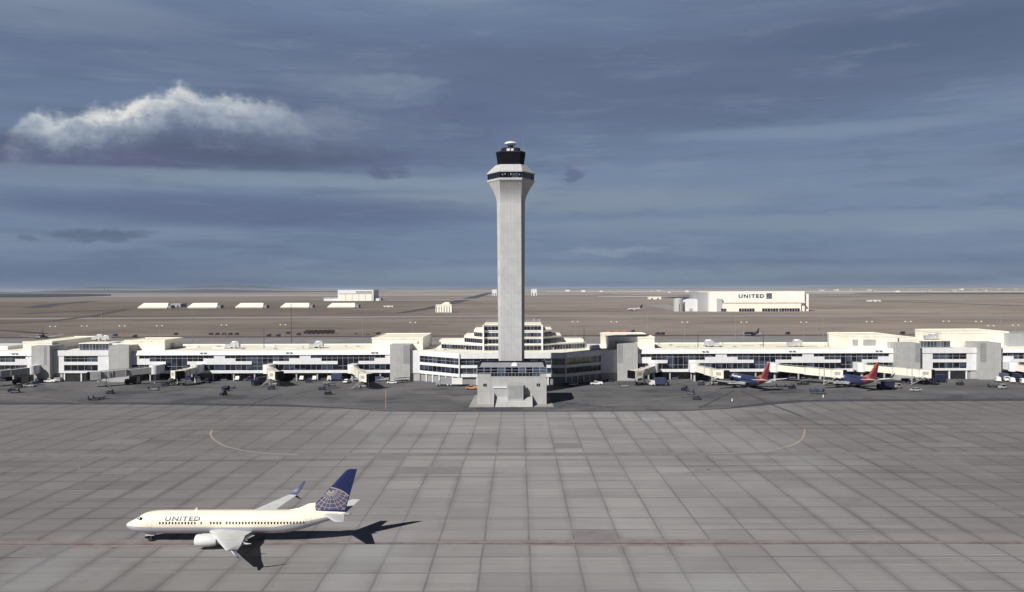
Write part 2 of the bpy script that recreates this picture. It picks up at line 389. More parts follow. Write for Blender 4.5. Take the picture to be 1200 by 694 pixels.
    fs = q.noise(mpf.outputs[0], 1.0, 8, .68)
    c = q.mix(q.m('MULTIPLY', q.ss(fs.outputs[0], .52, .68), .38), c, tuple(x*.62 for x in base))
    c = q.mix(q.m('MULTIPLY', q.ss(fs.outputs[0], .46, .32), .30), c, tuple(x*1.3 for x in base))
    stn = q.noise(p, .16, 3, .55); c = q.mix(q.m('MULTIPLY', q.ss(stn.outputs[0], .67, .76), .35), c, tuple(x*.5 for x in base))
    q.put(b.inputs['Base Color'], c); b.inputs['Roughness'].default_value = .85; b.inputs['Specular IOR Level'].default_value = .25
    fine = q.noise(p, 1.5, 4, .6); bp = q.n('ShaderNodeBump'); bp.inputs['Strength'].default_value = .25; bp.inputs['Distance'].default_value = .05
    q.put(bp.inputs['Height'], fine.outputs[0]); q.put(b.inputs['Normal'], bp.outputs[0])
    return m
M_APRON = pave_mat('apron_slab_concrete', (.292, .283, .288), (.110, .100, .104), (7.8, 7.65), (1.64, 142.3), (.175, .165, .168), .24, wear_shade=True)
M_ASPH = pave_mat('ramp_asphalt', (.125, .124, .132), (.05, .048, .05), None, (1.64, 300), (.050, .052, .064), .35, blotch=True)
M_FARRAMP = pave_mat('far_ramp_concrete', (.245, .24, .25), (.14, .135, .135), (30, 30), (0, 0), (.13, .125, .125), .3)
sheet('asphalt_ramp', [(-700, 285), (700, 285), (700, 465), (-700, 465)], -0.03, M_ASPH)
sheet('far_ramp', [(-900, 465), (900, 465), (900, 745), (-900, 745)], -0.06, M_FARRAMP)
def bx(px, py): v = gp(px, py); return (v.x, v.y)
edge = [(-700, 317), (WX(150, 317), 317), bx(330, 476), bx(405, 478.5), bx(450, 481.5), bx(520, 482.5), bx(700, 482), bx(800, 481.5), bx(850, 479), bx(900, 474),
        bx(942, 470.5), (WX(1000, 320), 320), (700, 320)]
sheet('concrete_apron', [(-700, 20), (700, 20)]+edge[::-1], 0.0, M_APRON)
# painted lines and stains
def paint(name, col, wear_shade, rough=.7):
    m = bpy.data.materials.new(name); m.use_nodes = True; q = G(m.node_tree); b = m.node_tree.nodes['Principled BSDF']
    p = q.n('ShaderNodeNewGeometry').outputs['Position']; n = q.noise(p, .35, 8, .7)
    q.put(b.inputs['Base Color'], q.mix(q.ss(n.outputs[0], .3, .7), col, wear_shade)); b.inputs['Roughness'].default_value = rough
    return m
P_RED = paint('worn_red_brown_line', (.10, .068, .070), (.20, .165, .165)); P_DARK = paint('rubber_darkened_strip', (.175, .165, .17), (.235, .225, .23))
P_ORANGE = paint('orange_lead_line', (.46, .29, .20), (.33, .27, .24)); P_PALE = paint('pale_worn_line', (.42, .38, .32), (.28, .265, .25))
P_DKROAD = paint('dark_road', (.045, .045, .055), (.10, .09, .09)); P_PALEROAD = paint('pale_road', (.34, .325, .32), (.27, .25, .245))
P_EDGE = paint('dark_edge_strip', (.038, .044, .060), (.072, .074, .085))
def strip(name, pts, w, z, m):
    """ribbon along plan points"""
    L, Rr = [], []
    for i, p in enumerate(pts):
        a = Vector(pts[max(0, i-1)]); c = Vector(pts[min(len(pts)-1, i+1)]); d = (c-a).normalized(); n = Vector((-d.y, d.x))
        ww = w[i] if isinstance(w, (list, tuple)) else w
        q = Vector(p); L.append(q+n*ww/2); Rr.append(q-n*ww/2)
    k = len(pts); b = MB(); b.add([(p.x, p.y, z) for p in L]+[(p.x, p.y, z) for p in Rr], [(i, i+1, k+i+1, k+i) for i in range(k-1)])
    return tag(b.build(name, m), kind='structure')
def smooth_pts(pts, n=8):
    out = []
    P = [Vector(p) for p in pts]
    for i in range(len(P)-1):
        p0, p1, p2, p3 = P[max(0, i-1)], P[i], P[i+1], P[min(len(P)-1, i+2)]
        for k in range(n):
            t = k/n
            out.append(0.5*((2*p1)+(p2-p0)*t+(2*p0-5*p1+4*p2-p3)*t*t+(3*p1-p0-3*p2+p3)*t**3))
    out.append(P[-1]); return out
yl = gp(600, 637.3).y
strip('taxi_line_stain', [(x, yl+.6) for x in range(-300, 301, 10)], [2.6+1.6*math.sin(x*.07) for x in range(-300, 301, 10)], .004, paint('reddish_line_stain', (.20, .155, .155), (.27, .24, .24)))
strip('taxi_line', [(x, yl) for x in range(-300, 301, 20)], .55, .008, P_RED)
strip('tyre_worn_strip', [(x, gp(600, 532.5).y) for x in range(-600, 601, 40)], 4.2, .004, P_DARK)
strip('apron_edge_strip', [(x, y+(1.6 if abs(x) > 80 else 0)) for x, y in edge], [5.5 if abs(x) > 80 else 1.8 for x, y in edge], .008, P_EDGE)
for pts in ([(248, 504), (247, 510), (253, 517), (268, 524), (300, 530), (350, 533)], [(943, 503), (942, 510), (937, 517), (922, 523.5), (885, 530), (830, 532)]):
    pl = smooth_pts([bx(*p) for p in pts])
    strip('orange_lead_line', pl[:17], .6, .008, P_ORANGE); strip('pale_lead_line', pl[16:], .6, .008, P_PALE)
strip('orange_lead_line', [bx(452, 457), bx(452, 479)], .24, .012, P_ORANGE)
for a in ([(731, 485), (742, 494)], [(0, 462), (110, 474)], [(690, 478), (820, 462)]):
    strip('pale_lead_line', [bx(*p) for p in a], .35, .012, P_PALE)
for x0, y0, x1, y1 in ((345, 462, 395, 452), (820, 478, 860, 458), (900, 473, 940, 488), (868, 458, 905, 474), (280, 478, 330, 462), (640, 470, 720, 478)):
    strip('tyre_track', [bx(x0, y0), bx(x1, y1)], 1.0, .012, P_EDGE if y1 > 480 else P_DKROAD)
P_OLD = paint('dark_stained_slab', (.19, .18, .185), (.235, .225, .23)); P_NEW = paint('fresh_pale_slab', (.34, .345, .37), (.27, .27, .285))
def slab(px, py, nx, ny, m, z=.006):
    p = gp(px, py); i = math.floor((p.x-1.64)/7.8); j = math.floor((p.y-142.3)/7.65+.0)
    x0 = 1.64+7.8*i+.15; y0 = 142.3+7.65*j+.15
    sheet('replaced_slab', [(x0, y0), (x0+7.8*nx-.3, y0), (x0+7.8*nx-.3, y0+7.65*ny-.3), (x0, y0+7.65*ny-.3)], z, m)
for px, py, nx, ny, m in ((455, 539, 1, 1, P_OLD), (490, 551, 2, 1, P_OLD), (662, 524, 1, 1, P_OLD), (700, 489, 1, 1, P_NEW), (757, 490, 1, 1, P_NEW), (1005, 590, 1, 1, P_OLD),
                          (120, 520, 2, 1, P_OLD), (1090, 522, 2, 1, P_OLD), (690, 622, 1, 1, P_OLD), (60, 652, 1, 1, P_OLD)):
    slab(px, py, nx, ny, m)
rt = random.Random(3)
for k in range(14):   # faint curved tyre marks
    px, py = rt.uniform(60, 1150), rt.uniform(486, 560); dx = rt.uniform(-120, 120)
    pts = smooth_pts([bx(px, py), bx(px+dx*.5, py-rt.uniform(1, 6)), bx(px+dx, py-rt.uniform(-4, 10))], 6)
    strip('tyre_mark', pts, .5, .010, P_DARK)
M_SLAB = mat('pale_forecourt_concrete', (.31, .30, .295), .9, noise=.12, scale=.3, joints=(3.5, 0))
sheet('forecourt', [bx(549, 477.5), bx(649, 477), bx(644, 466), bx(557, 463)], .012, M_SLAB)
# roads and paved areas out on the prairie
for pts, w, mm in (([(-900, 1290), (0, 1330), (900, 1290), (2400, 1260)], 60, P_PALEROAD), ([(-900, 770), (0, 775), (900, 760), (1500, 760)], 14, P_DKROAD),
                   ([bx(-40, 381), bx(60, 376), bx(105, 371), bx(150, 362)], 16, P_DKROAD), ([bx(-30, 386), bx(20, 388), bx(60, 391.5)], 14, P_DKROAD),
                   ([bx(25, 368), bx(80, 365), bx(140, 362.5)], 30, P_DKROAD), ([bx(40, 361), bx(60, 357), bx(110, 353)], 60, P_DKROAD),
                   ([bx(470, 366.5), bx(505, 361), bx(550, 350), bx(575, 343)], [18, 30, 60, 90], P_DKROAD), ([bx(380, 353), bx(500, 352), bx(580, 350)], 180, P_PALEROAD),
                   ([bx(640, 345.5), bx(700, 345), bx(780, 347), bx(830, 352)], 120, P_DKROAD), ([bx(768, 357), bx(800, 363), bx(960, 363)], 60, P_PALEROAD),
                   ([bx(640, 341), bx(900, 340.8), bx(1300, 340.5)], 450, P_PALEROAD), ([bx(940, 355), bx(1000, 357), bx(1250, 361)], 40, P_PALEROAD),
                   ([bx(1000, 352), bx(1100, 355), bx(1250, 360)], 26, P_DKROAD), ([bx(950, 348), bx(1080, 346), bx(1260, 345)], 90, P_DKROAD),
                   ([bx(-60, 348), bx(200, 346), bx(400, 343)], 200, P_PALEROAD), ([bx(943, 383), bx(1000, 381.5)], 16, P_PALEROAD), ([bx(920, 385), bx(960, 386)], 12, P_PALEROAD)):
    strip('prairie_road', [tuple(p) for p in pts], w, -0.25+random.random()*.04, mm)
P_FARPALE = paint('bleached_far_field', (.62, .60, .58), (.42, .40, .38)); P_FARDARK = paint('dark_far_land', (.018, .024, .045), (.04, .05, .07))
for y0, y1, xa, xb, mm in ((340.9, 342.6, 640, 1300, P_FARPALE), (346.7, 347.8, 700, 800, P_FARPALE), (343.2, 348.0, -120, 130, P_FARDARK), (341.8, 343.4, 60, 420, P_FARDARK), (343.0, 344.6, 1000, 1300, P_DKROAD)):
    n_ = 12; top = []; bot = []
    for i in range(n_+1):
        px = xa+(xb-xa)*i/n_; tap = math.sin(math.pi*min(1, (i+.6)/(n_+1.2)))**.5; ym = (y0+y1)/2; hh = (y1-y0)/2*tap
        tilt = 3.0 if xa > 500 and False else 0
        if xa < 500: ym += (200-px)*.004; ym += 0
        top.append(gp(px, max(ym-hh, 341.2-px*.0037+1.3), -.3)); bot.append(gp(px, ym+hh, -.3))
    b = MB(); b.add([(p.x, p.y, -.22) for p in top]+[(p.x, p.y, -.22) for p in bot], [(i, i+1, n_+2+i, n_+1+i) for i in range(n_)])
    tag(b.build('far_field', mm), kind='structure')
# distant hills / dark plain at the horizon
M_HILL = mat('far_hill_hazed_earth', (.09, .10, .13), 1, noise=.2, scale=.0005, spec=0)  # distance haze painted in as a blue tint of the earth colour
def hills(x0, x1, Y, h, seed):
    r = random.Random(seed); n = 90; P = []
    for i in range(n+1):
        u = i/n; z = h*(math.sin(math.pi*u)**.6)*(0.45+.25*math.sin(u*9+seed)+.2*math.sin(u*23+seed*2)+.1*r.random())
        P.append((x0+(x1-x0)*u, max(4, z)))
    b = MB(); k = n+1
    b.add([(x, Y, -1) for x, z in P]+[(x, Y+1500, z) for x, z in P]+[(x, Y+5000, -1) for x, z in P],
          [(i, i+1, k+i+1, k+i) for i in range(n)]+[(k+i, k+i+1, 2*k+i+1, 2*k+i) for i in range(n)], True)
    return tag(b.build('hills', M_HILL), kind='structure')
hills(-42000, -9000, 48000, 420, 1.3); hills(-14000, 8000, 50000, 170, 4.1); hills(3000, 38000, 52000, 190, 7.7); hills(-14000, -3000, 16000, 75, 2.2)

# ================================================================== CONTROL TOWER
def octo(cx, cy, a, b, z):
    c = b-1.6*(b-a)
    return [(cx+x, cy+y, z) for x, y in ((-a, -b), (a, -b), (b, -c), (b, c), (a, b), (-a, b), (-b, c), (-b, -c))]
TY = 344.0; TX = WX(599.3, TY-5.8)
tw = thing('control_tower', 'tall pale concrete control tower with dark glass cab and white radar dome', 'control tower', (TX, TY, 0))
def oct_part(name, levels, m, parent=tw):
    b = MB(); b.loft([octo(TX, TY, a, bb, z) for a, bb, z in levels], True, False); return b.build(name, m, parent, world=True)
yf = TY-9.3
zr = lambda py, Y=yf: WZ(600, py, Y)
z0 = zr(236); z1 = zr(211.5)
A = 4.2
shaft = [(4.25, 5.2, 0), (A, 5.75, z0)]
for i in range(1, 9):
    t = i/8; shaft.append((A+(.3*t), 5.75+(9.45-5.75)*(t**1.7), z0+(z1-z0)*t))
shaft_o = oct_part('shaft', shaft, M_CONC)
oct_part('collar', [(A+.3, 9.55, z1), (A+.4, 9.75, z1+.3), (A+.4, 9.75, zr(208.3))], M_CONC)
ob = oct_part('window_band', [(A+.35, 9.45, zr(208.3)), (A+.35, 9.45, zr(201.5))], M_GLASS)
b = MB()
for k in range(8):
    p = octo(TX, TY, A+.37, 9.5, 0); a1 = Vector(p[k]); a2 = Vector(p[(k+1) % 8]); n = 5
    for i in range(n+1):
        c = a1.lerp(a2, i/n); b.tube((c.x, c.y, zr(208.3)), (c.x, c.y, zr(201.5)), .09, n=4)
b.build('mullion', M_POLED, ob, world=True)
for i in range(7):   # pale gear in the gallery
    b = MB(); b.box(TX-3.6+i*1.15, TX-3.1+i*1.15, TY-9.75, TY-9.5, zr(205.5)+(i % 3)*.25, zr(204)+(i % 2)*.3); b.build('gallery_equipment', M_METAL, tw, world=True)
oct_part('skirt_roof', [(A+.5, 9.95, zr(201.5)), (A+.5, 9.95, zr(200.6)), (A-.1, 6.3, zr(191.2)), (A-.2, 5.5, zr(191.1))], M_CONC)
zc0, zc1 = zr(191.2), zr(176.6)
ob = oct_part('cab_glazing', [(3.45, 5.2, zc0), (3.9, 5.9, zc1)], M_BLACK)
oct_part('cab_roof', [(4.0, 6.05, zc1), (4.0, 6.05, zc1+.5)], M_NAVY)
b = MB()
for k in range(8):
    p = octo(TX, TY, 3.47, 5.25, zc0); q = octo(TX, TY, 3.93, 5.97, zc1)
    for i in range(3):
        b.tube(Vector(p[k]).lerp(Vector(p[(k+1) % 8]), i/3), Vector(q[k]).lerp(Vector(q[(k+1) % 8]), i/3), .07, n=4)
b.build('mullion', M_BLACK, ob, world=True)
oct_part('equipment_deck', [(2.4, 3.9, zc1+.5), (2.4, 3.9, zc1+2.2)], M_NAVY)
b = MB(); b.box(TX-1.6, TX-.3, TY-4.3, TY-3.95, zc1+.7, zc1+1.7); b.box(TX+.1, TX+1.2, TY-4.3, TY-3.95, zc1+.7, zc1+1.7); b.build('white_equipment_box', M_WHITE, tw, world=True)
b = MB(); b.tube((TX, TY, zc1+2.2), (TX, TY, zc1+3.6), 1.3, 1.0, 12); b.build('radar_pedestal', M_NAVY, tw, world=True)
b = MB(); rings = []
for i in range(9):
    th = math.pi*i/8; rings.append([(TX+max(.01, 2.6*math.sin(th))*math.cos(2*math.pi*k/20), TY+max(.01, 2.6*math.sin(th))*math.sin(2*math.pi*k/20), zc1+4.35-.95*math.cos(th)) for k in range(20)])
b.loft(rings, True, True); b.build('radar_dome', mat('radome_white', (.85, .86, .86), .4), tw, world=True)
for dx, dy, h in ((-4.6, -3, 5.5), (4.9, -3, 4.6), (5.6, 2, 5.0), (-5.3, 3, 4.5), (2.6, -3.6, 3.4), (9.9, -5.5, 1.5)):
    zz = zc1+.5 if abs(dx) < 6 else zr(201)
    if abs(dx) < 6: b = MB().tube((TX+dx, TY+dy, zz), (TX+dx, TY+dy, zz+h), .07, .04, 5)
    else: b = MB().tube((TX+dx, TY+dy, zr(214)), (TX+dx, TY+dy, zr(203)), .08, .05, 5)
    b.build('antenna', M_POLE, tw, world=True)

# ================================================================== TOWER BASE BUILDING
BX0, BX1 = WX(559.5, 313, 474), WX(640.5, 313, 474); BY = 313.0
bb = thing('tower_base_building', 'square grey concrete building with sloping dark glass roof at the foot of the tower', 'building', ((BX0+BX1)/2, BY, 0))
def part(name, m, fn, parent): b = MB(); fn(b); return b.build(name, m, parent, world=True)
zt = WZ(600, 437, BY)
RX0, RX1 = WX(578, BY), WX(622.5, BY)   # loading recess
part('wall', M_CONC2, lambda b: (b.box(BX0, RX0, BY, BY+21, 0, zt), b.box(RX1, BX1, BY, BY+21, 0, zt), b.box(RX0, RX1, BY, BY+21, 0, zt)), bb)
zl_ = WZ(600, 454.3, BY)
part('lower_wall', M_GREYW, lambda b: b.box(RX0, RX1-2.6, BY-.9, BY-.003, 0, zl_), bb)
part('loading_bay', M_GREYW, lambda b: b.box(WX(594.5, BY-2), WX(613, BY-2), BY-3.2, BY-.9, 0, WZ(600, 449.8, BY-2)), bb)
part('roller_door', M_DOOR, lambda b: b.box(WX(596, BY-2), WX(611.5, BY-2), BY-3.3, BY-3.2, 2.8, WZ(600, 451.5, BY-2)), bb)
part('ledge', M_WHITE, lambda b: b.box(RX0-.1, WX(594, BY), BY-1.2, BY-.003, zl_, zl_+.3), bb)
part('ledge', M_WHITE, lambda b: b.box(WX(617, BY), RX1-2.6, BY-1.2, BY-.003, zl_, zl_+.3), bb)
part('loading_ramp', mat('ramp_concrete', (.40, .40, .405), .9, noise=.1, scale=.4, joints=(3.5, 0)), lambda b: b.loft([[(x, BY-.9, .02), (x, BY-.9, 2.9), (x, BY-7.0, .02)] for x in (RX0+.35, RX1)], True, False), bb)
part('ramp_wall', M_CONC2, lambda b: b.loft([[(x, BY, 0), (x, BY, 4.6), (x, BY-2.6, 4.3), (x, BY-7.6, .6), (x, BY-7.6, 0)] for x in (RX0, RX0+.35)], True, False), bb)
part('ramp_wall', M_CONC2, lambda b: b.loft([[(x, BY, 0), (x, BY, 3.6), (x, BY-7.6, .6), (x, BY-7.6, 0)] for x in (RX1, RX1+.35)], True, False), bb)
for cx in (568.2, 630.8):
    X = WX(cx, BY)
    ob = part('window', M_GLASS, lambda b: b.box(X-.65, X+.65, BY-.06, BY+.1, WZ(600, 453, BY), WZ(600, 449.6, BY)), bb)
    part('frame', M_FRAME, lambda b: (b.box(X-.75, X+.75, BY-.1, BY-.07, WZ(600, 453.2, BY), WZ(600, 452.9, BY)), b.box(X-.05, X+.05, BY-.1, BY-.07, WZ(600, 453, BY), WZ(600, 449.6, BY))), ob)
zb, zm = WZ(600, 437, BY), WZ(600, 430.5, BY+1)
gx0, gx1 = BX0-.15, BX1+.15
part('sloped_glass_band', M_GLASS, lambda b: b.loft([[(gx0, BY-.3, zb), (gx1, BY-.3, zb), (gx1, BY+2.4, zm), (gx0, BY+2.4, zm)], [(gx0, BY+21, zb), (gx1, BY+21, zb), (gx1, BY+21, zm), (gx0, BY+21, zm)]], True, False), bb)
def mull(b):
    n = 10
    for i in range(n+1):
        x = gx0+(gx1-gx0)*i/n; b.tube((x, BY-.38, zb), (x, BY+2.33, zm), .09, n=4)
    for t in (0.03, .5, .97): b.tube((gx0, BY-.38+2.7*t, zb+(zm-zb)*t), (gx1, BY-.38+2.7*t, zb+(zm-zb)*t), .08, n=4)
part('glazing_bar', M_FRAME, mull, bb)
lx0, lx1 = WX(575, BY), WX(632.5, BY)
ob = part('window', M_GLASS, lambda b: b.box(lx0, lx1, BY-.05, BY+.1, WZ(600, 441, BY), zb-.05), bb)
part('frame', M_FRAME, lambda b: [b.box(lx0+(lx1-lx0)*i/14-.05, lx0+(lx1-lx0)*i/14+.05, BY-.12, BY-.05, WZ(600, 441, BY), zb-.05) for i in range(15)], ob)
part('flat_roof', mat('blue_grey_roof', (.30, .31, .35), .8, noise=.12, scale=.2), lambda b: b.box(gx0+1, gx1-1, BY+2.6, BY+20.6, zm, zm+.12), bb)
part('roof_edge', M_BLACK, lambda b: (b.box(gx0, gx0+.8, BY+2.5, BY+21, zm+.002, zm+.35), b.box(gx1-.8, gx1, BY+2.5, BY+21, zm+.002, zm+.35), b.box(gx0, gx1, BY+20.4, BY+21.1, zm, zm+.7)), bb)
rings = []
for i in range(6):
    th = math.pi/2*i/5; rings.append([(WX(603.5, BY+6)+1.5*math.cos(th)*math.cos(2*math.pi*k/14)+.001*i, BY+6+1.5*math.cos(th)*math.sin(2*math.pi*k/14)+.001*i, zm+.1+1.3*math.sin(th)) for k in range(14)])
b = MB(); b.loft(rings, True, True); b.build('skylight_dome', M_WHITE, bb, world=True)

# ================================================================== CONCOURSE
ZB = [0, 3.75, 5.1, 7.9, 9.4, 12.25, 14.5]
PF, FF = 392.5, 396.0          # stair-tower front, facade
def glaze(parent, p, q, z0, z1, m=M_GLASS, pitch=2.5, out=0.0, mid=False, step=0.0):
    """one run of glass between plan points with its frame as sub-part"""
    P, Q = Vector(p), Vector(q); d = (Q-P); L = d.length; d.normalize(); n = Vector((d.y, -d.x))
    P = P+n*out; Q = Q+n*out
    b = MB(); b.wall(P, Q, z0, z1, .12); w = b.build('window', m, parent, world=True)
    b = MB(); k = max(1, round(L/pitch))
    for i in range(k+1):
        c = P+d*(L*i/k)+n*.06
        b.box(c.x-.05, c.x+.05, c.y-.07, c.y+.05, z0, z1)
    if mid: b.wall(P+n*.08, Q+n*.08, (z0+z1)/2-.06, (z0+z1)/2+.06, .06)
    b.build('frame', M_FRAME, w, world=True); return w
def stair_tower(parent, px0, px1, slot=None, top=17.3, y0=PF, dark=None):
    x0, x1 = WX(px0, y0), WX(px1, y0)
    o = part('stair_tower', M_CONC2, lambda b: b.box(x0, x1, y0, y0+13, 0, top), parent)
    if slot:
        a, c = WX(slot[0], y0), WX(slot[1], y0)
        part('recessed_panel', M_CONCD, lambda b: b.box(a, c, y0-.02, y0+.3, 8.2, top-.15), o)
    return o
def rail(b, x0, x1, y, z, h=1.1, step=2.2):
    b.tube((x0, y, z+h), (x1, y, z+h), .04, n=4); b.tube((x0, y, z+h/2), (x1, y, z+h/2), .03, n=4)
    n = max(1, int(abs(x1-x0)/step))
    for i in range(n+1):
        x = x0+(x1-x0)*i/n; b.tube((x, y, z), (x, y, z+h), .04, n=4)
def roof_unit(px, Y, z, s=1.0, label='', flip=1):
    X = WX(px, Y)
    t = thing('rooftop_unit', label, 'air handling unit', (X, Y, z), 0, 'air handling units on the concourse roof')
    part('housing', M_UNIT, lambda b: b.box(X-2.6*s*flip, X+.2*s*flip, Y-1.4*s, Y+1.4*s, z+.3, z+2.2*s), t)
    part('hood', M_UNIT, lambda b: b.prism([(X+.2*flip, Y-1.5*s), (X+4.2*s*flip, Y-1.5*s), (X+4.2*s*flip, Y+1.5*s), (X+.2*flip, Y+1.5*s)], z+.8, z+3.1*s), t)
    part('fan_cover', M_WHITE, lambda b: b.tube((X+2.2*s*flip, Y, z+3.1*s), (X+2.2*s*flip, Y, z+3.6*s), 1.8*s, 1.5*s, 14), t)
    part('skid', M_POLED, lambda b: (b.box(X-2.8*s, X+4.2*s, Y-1.3*s, Y-1.1*s, z+.02, z+.3), b.box(X-2.8*s, X+4.2*s, Y+1.1*s, Y+1.3*s, z+.02, z+.3)), t)
    part('duct', M_UNIT, lambda b: b.tube((X+2.6*s*flip, Y-1.5*s, z+1.4), (X+2.6*s*flip, Y-2.6*s, z+.4), .45, n=8), t)
    return t

def wing(name, label, px0, px1, centres, roofY=438.0):
    """long two-storey gate wing; centres = pixel columns of the stepped white panels"""
    x0, x1 = WX(px0, FF), WX(px1, FF)
    t = thing(name, label, 'airport concourse', ((x0+x1)/2, FF, 0), 0, 'gate wings of the concourse')
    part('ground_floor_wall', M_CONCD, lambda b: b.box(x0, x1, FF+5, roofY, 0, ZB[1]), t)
    part('column', M_WHITE, lambda b: None, t) if False else None
    n = int((x1-x0)/10)
    for i in range(1, n):
        cx = x0+(x1-x0)*i/n
        part('column', M_CONC2, lambda b: b.box(cx-.3, cx+.3, FF+.2, FF+.8, 0, ZB[1]), t)
    for i in range(n):
        cx = x0+(x1-x0)*(i+.5)/n; kind = (i*7) % 3
        if kind < 2: part('baggage_door', M_DARK if kind else M_DOOR, lambda b: b.box(cx-2.2, cx+2.2, FF+4.9, FF+5.1, 0, 3.2), t)
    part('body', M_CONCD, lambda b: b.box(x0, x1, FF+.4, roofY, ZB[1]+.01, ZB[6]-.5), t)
    part('lower_band', M_WHITE, lambda b: b.box(x0, x1, FF-.35, FF+.5, ZB[1], ZB[2]), t)
    part('fascia', M_WHITE, lambda b: b.loft([[(x0, FF-.9, ZB[5]+.15), (x1, FF-.9, ZB[5]+.15), (x1, FF+1, ZB[5]+.15), (x0, FF+1, ZB[5]+.15)],
                                              [(x0, FF-.2, ZB[6]), (x1, FF-.2, ZB[6]), (x1, FF+1, ZB[6]), (x0, FF+1, ZB[6])]], True, False), t)
    part('roof', M_ROOF, lambda b: b.box(x0, x1, FF+1.0, roofY+.2, ZB[6]-.5, ZB[6]-.06), t)
    part('roof_kerb', M_CREAM, lambda b: b.box(x0, x1, roofY-.6, roofY+.3, ZB[6]-.06, ZB[6]+.4), t)
    s = (FF)/FPX
    cs = [WX(c, FF) for c in centres]
    cl = lambda v: max(x0, min(x1, v))
    # glass, run by run
    edges = sorted(set([x0]+[cl(c) for c in cs]+[x1]))
    for a, c in zip(edges[:-1], edges[1:]):
        if c-a > 1: glaze(t, (a+.01, FF), (c-.01, FF), ZB[4]-.2, ZB[5]+.2, mid=True)
    for a, c in zip(edges[:-1], edges[1:]):
        if c-a < 1: continue
        lo = cl(a+38*s) if a in [cl(k) for k in cs] else a
        hi = cl(c-38*s) if c in [cl(k) for k in cs] else c
        if lo-a > 1: glaze(t, (a+.01, FF), (lo, FF), ZB[2]-.1, ZB[3]+.1)
        if hi-lo > 1: glaze(t, (lo, FF), (hi, FF), ZB[2]-.1, ZB[4]-.25, m=random.choice((M_GLASS, M_GLASS2)), pitch=2.6, mid=True)
        if c-hi > 1: glaze(t, (hi, FF), (c-.01, FF), ZB[2]-.1, ZB[3]+.1)
    for c in cs:
        def panel(b, c=c):
            for hw, za, zb_ in ((38, ZB[3], ZB[4]), (19, ZB[4], ZB[4]+1.35), (6.5, ZB[4]+1.35, ZB[5]+.15)):
                a, d = cl(c-hw*s), cl(c+hw*s)
                if d-a > .5: b.box(a, d, FF-.45, FF+.3, za, zb_)
        part('stepped_panel', M_WHITE, panel, t)
    for c in cs:   # small fittings on the fascia
        for off in (-1.2, .6):
            X = c+off-8
            if x0+3 < X < x1-3: part('fascia_lamp', M_METAL, lambda b: b.box(X, X+1.2, FF-1.2, FF-.6, 13.3, 13.7), t)
    part('guard_rail', M_FRAME, lambda b: rail(b, x0+.5, x1-.5, FF-.2, ZB[2]), t) if False else None
    return t, x0, x1

wl, _, _ = wing('gate_wing', 'long white gate wing left of the tower, between the two pairs of concrete stair towers', 151, 470, [157, 257.5, 358, 458])
wr, _, _ = wing('gate_wing', 'long white gate wing right of the tower, with the two red-tailed jets in front', 735, 1062, [744, 845, 946.7, 1048])
wfl, _, _ = wing('gate_wing', 'short stub of white gate wing cut off by the left edge of the photo', -110, 40, [-54, 37])
wfr, _, _ = wing('gate_wing', 'short stub of white gate wing cut off by the right edge, behind three white vans', 1160, 1320, [1168, 1249])
stair_tower(wl, 128, 151); stair_tower(wl, 457, 480.3, (472.5, 480)); stair_tower(wr, 723.5, 747.3, (724, 730)); stair_tower(wr, 1050, 1078.5, (1072.5, 1078.3))
stair_tower(wfl, 36.7, 58.3, (51.5, 55)); stair_tower(wfr, 1148.5, 1173.5, (1148.7, 1156))

def penthouse(parent, px0, px1, y0, y1, z0, z1, m=M_CREAM, roof=M_ROOF, name='penthouse'):
    x0, x1 = WX(px0, y0), WX(px1, y0)
    o = part(name, m, lambda b: b.box(x0, x1, y0, y1, z0, z1), parent)
    part('parapet', m, lambda b: (b.box(x0-.15, x1+.15, y0-.15, y0+.25, z1-.5, z1+.35), b.box(x0-.15, x0+.25, y0+.25, y1, z1-.5, z1+.35), b.box(x1-.25, x1+.15, y0+.25, y1, z1-.5, z1+.35), b.box(x0+.25, x1-.25, y1-.3, y1, z1+.002, z1+.35)), o)
    part('roof_sheet', roof, lambda b: b.box(x0+.25, x1-.25, y0+.25, y1-.3, z1, z1+.05), o)
    return o, x0, x1
zE = ZB[6]-.1
pa, ax0, ax1 = penthouse(wfl, 27, 61, 400, 446, 12, 18.6, M_CREAM)
pb, bx0, bx1 = penthouse(wl, 146, 193, 402, 424, zE-2, 19.0, M_CREAM)
part('door', M_DOOR, lambda b: b.box(bx1, bx1+.12, 409, 413, zE, zE+3), pb)
pc, cx0, cx1 = penthouse(wl, 436, 495.5, 402.5, 443, 12, 19.8, M_CREAM)
part('scupper', M_DOOR, lambda b: b.box(WX(489, 402), WX(490.5, 402), 402.3, 402.5, 17.2, 18.2), pc)
pd_, dx0, dx1 = penthouse(wr, 713, 767, 402.5, 443, 12, 19.8, M_CREAM)
pe, ex0, ex1 = penthouse(wr, 995, 1052, 402, 430, zE-2, 20.2, M_CREAM)
for a, c in ((999, 1005), (1011.5, 1026)):
    part('louvre', M_GREYW, lambda b: b.box(WX(a, 402), WX(c, 402), 401.8, 402.1, 15.6, 18.4), pe)
penthouse(wr, 1054, 1082, 403, 430, zE-2, 18.6, M_CREAM)
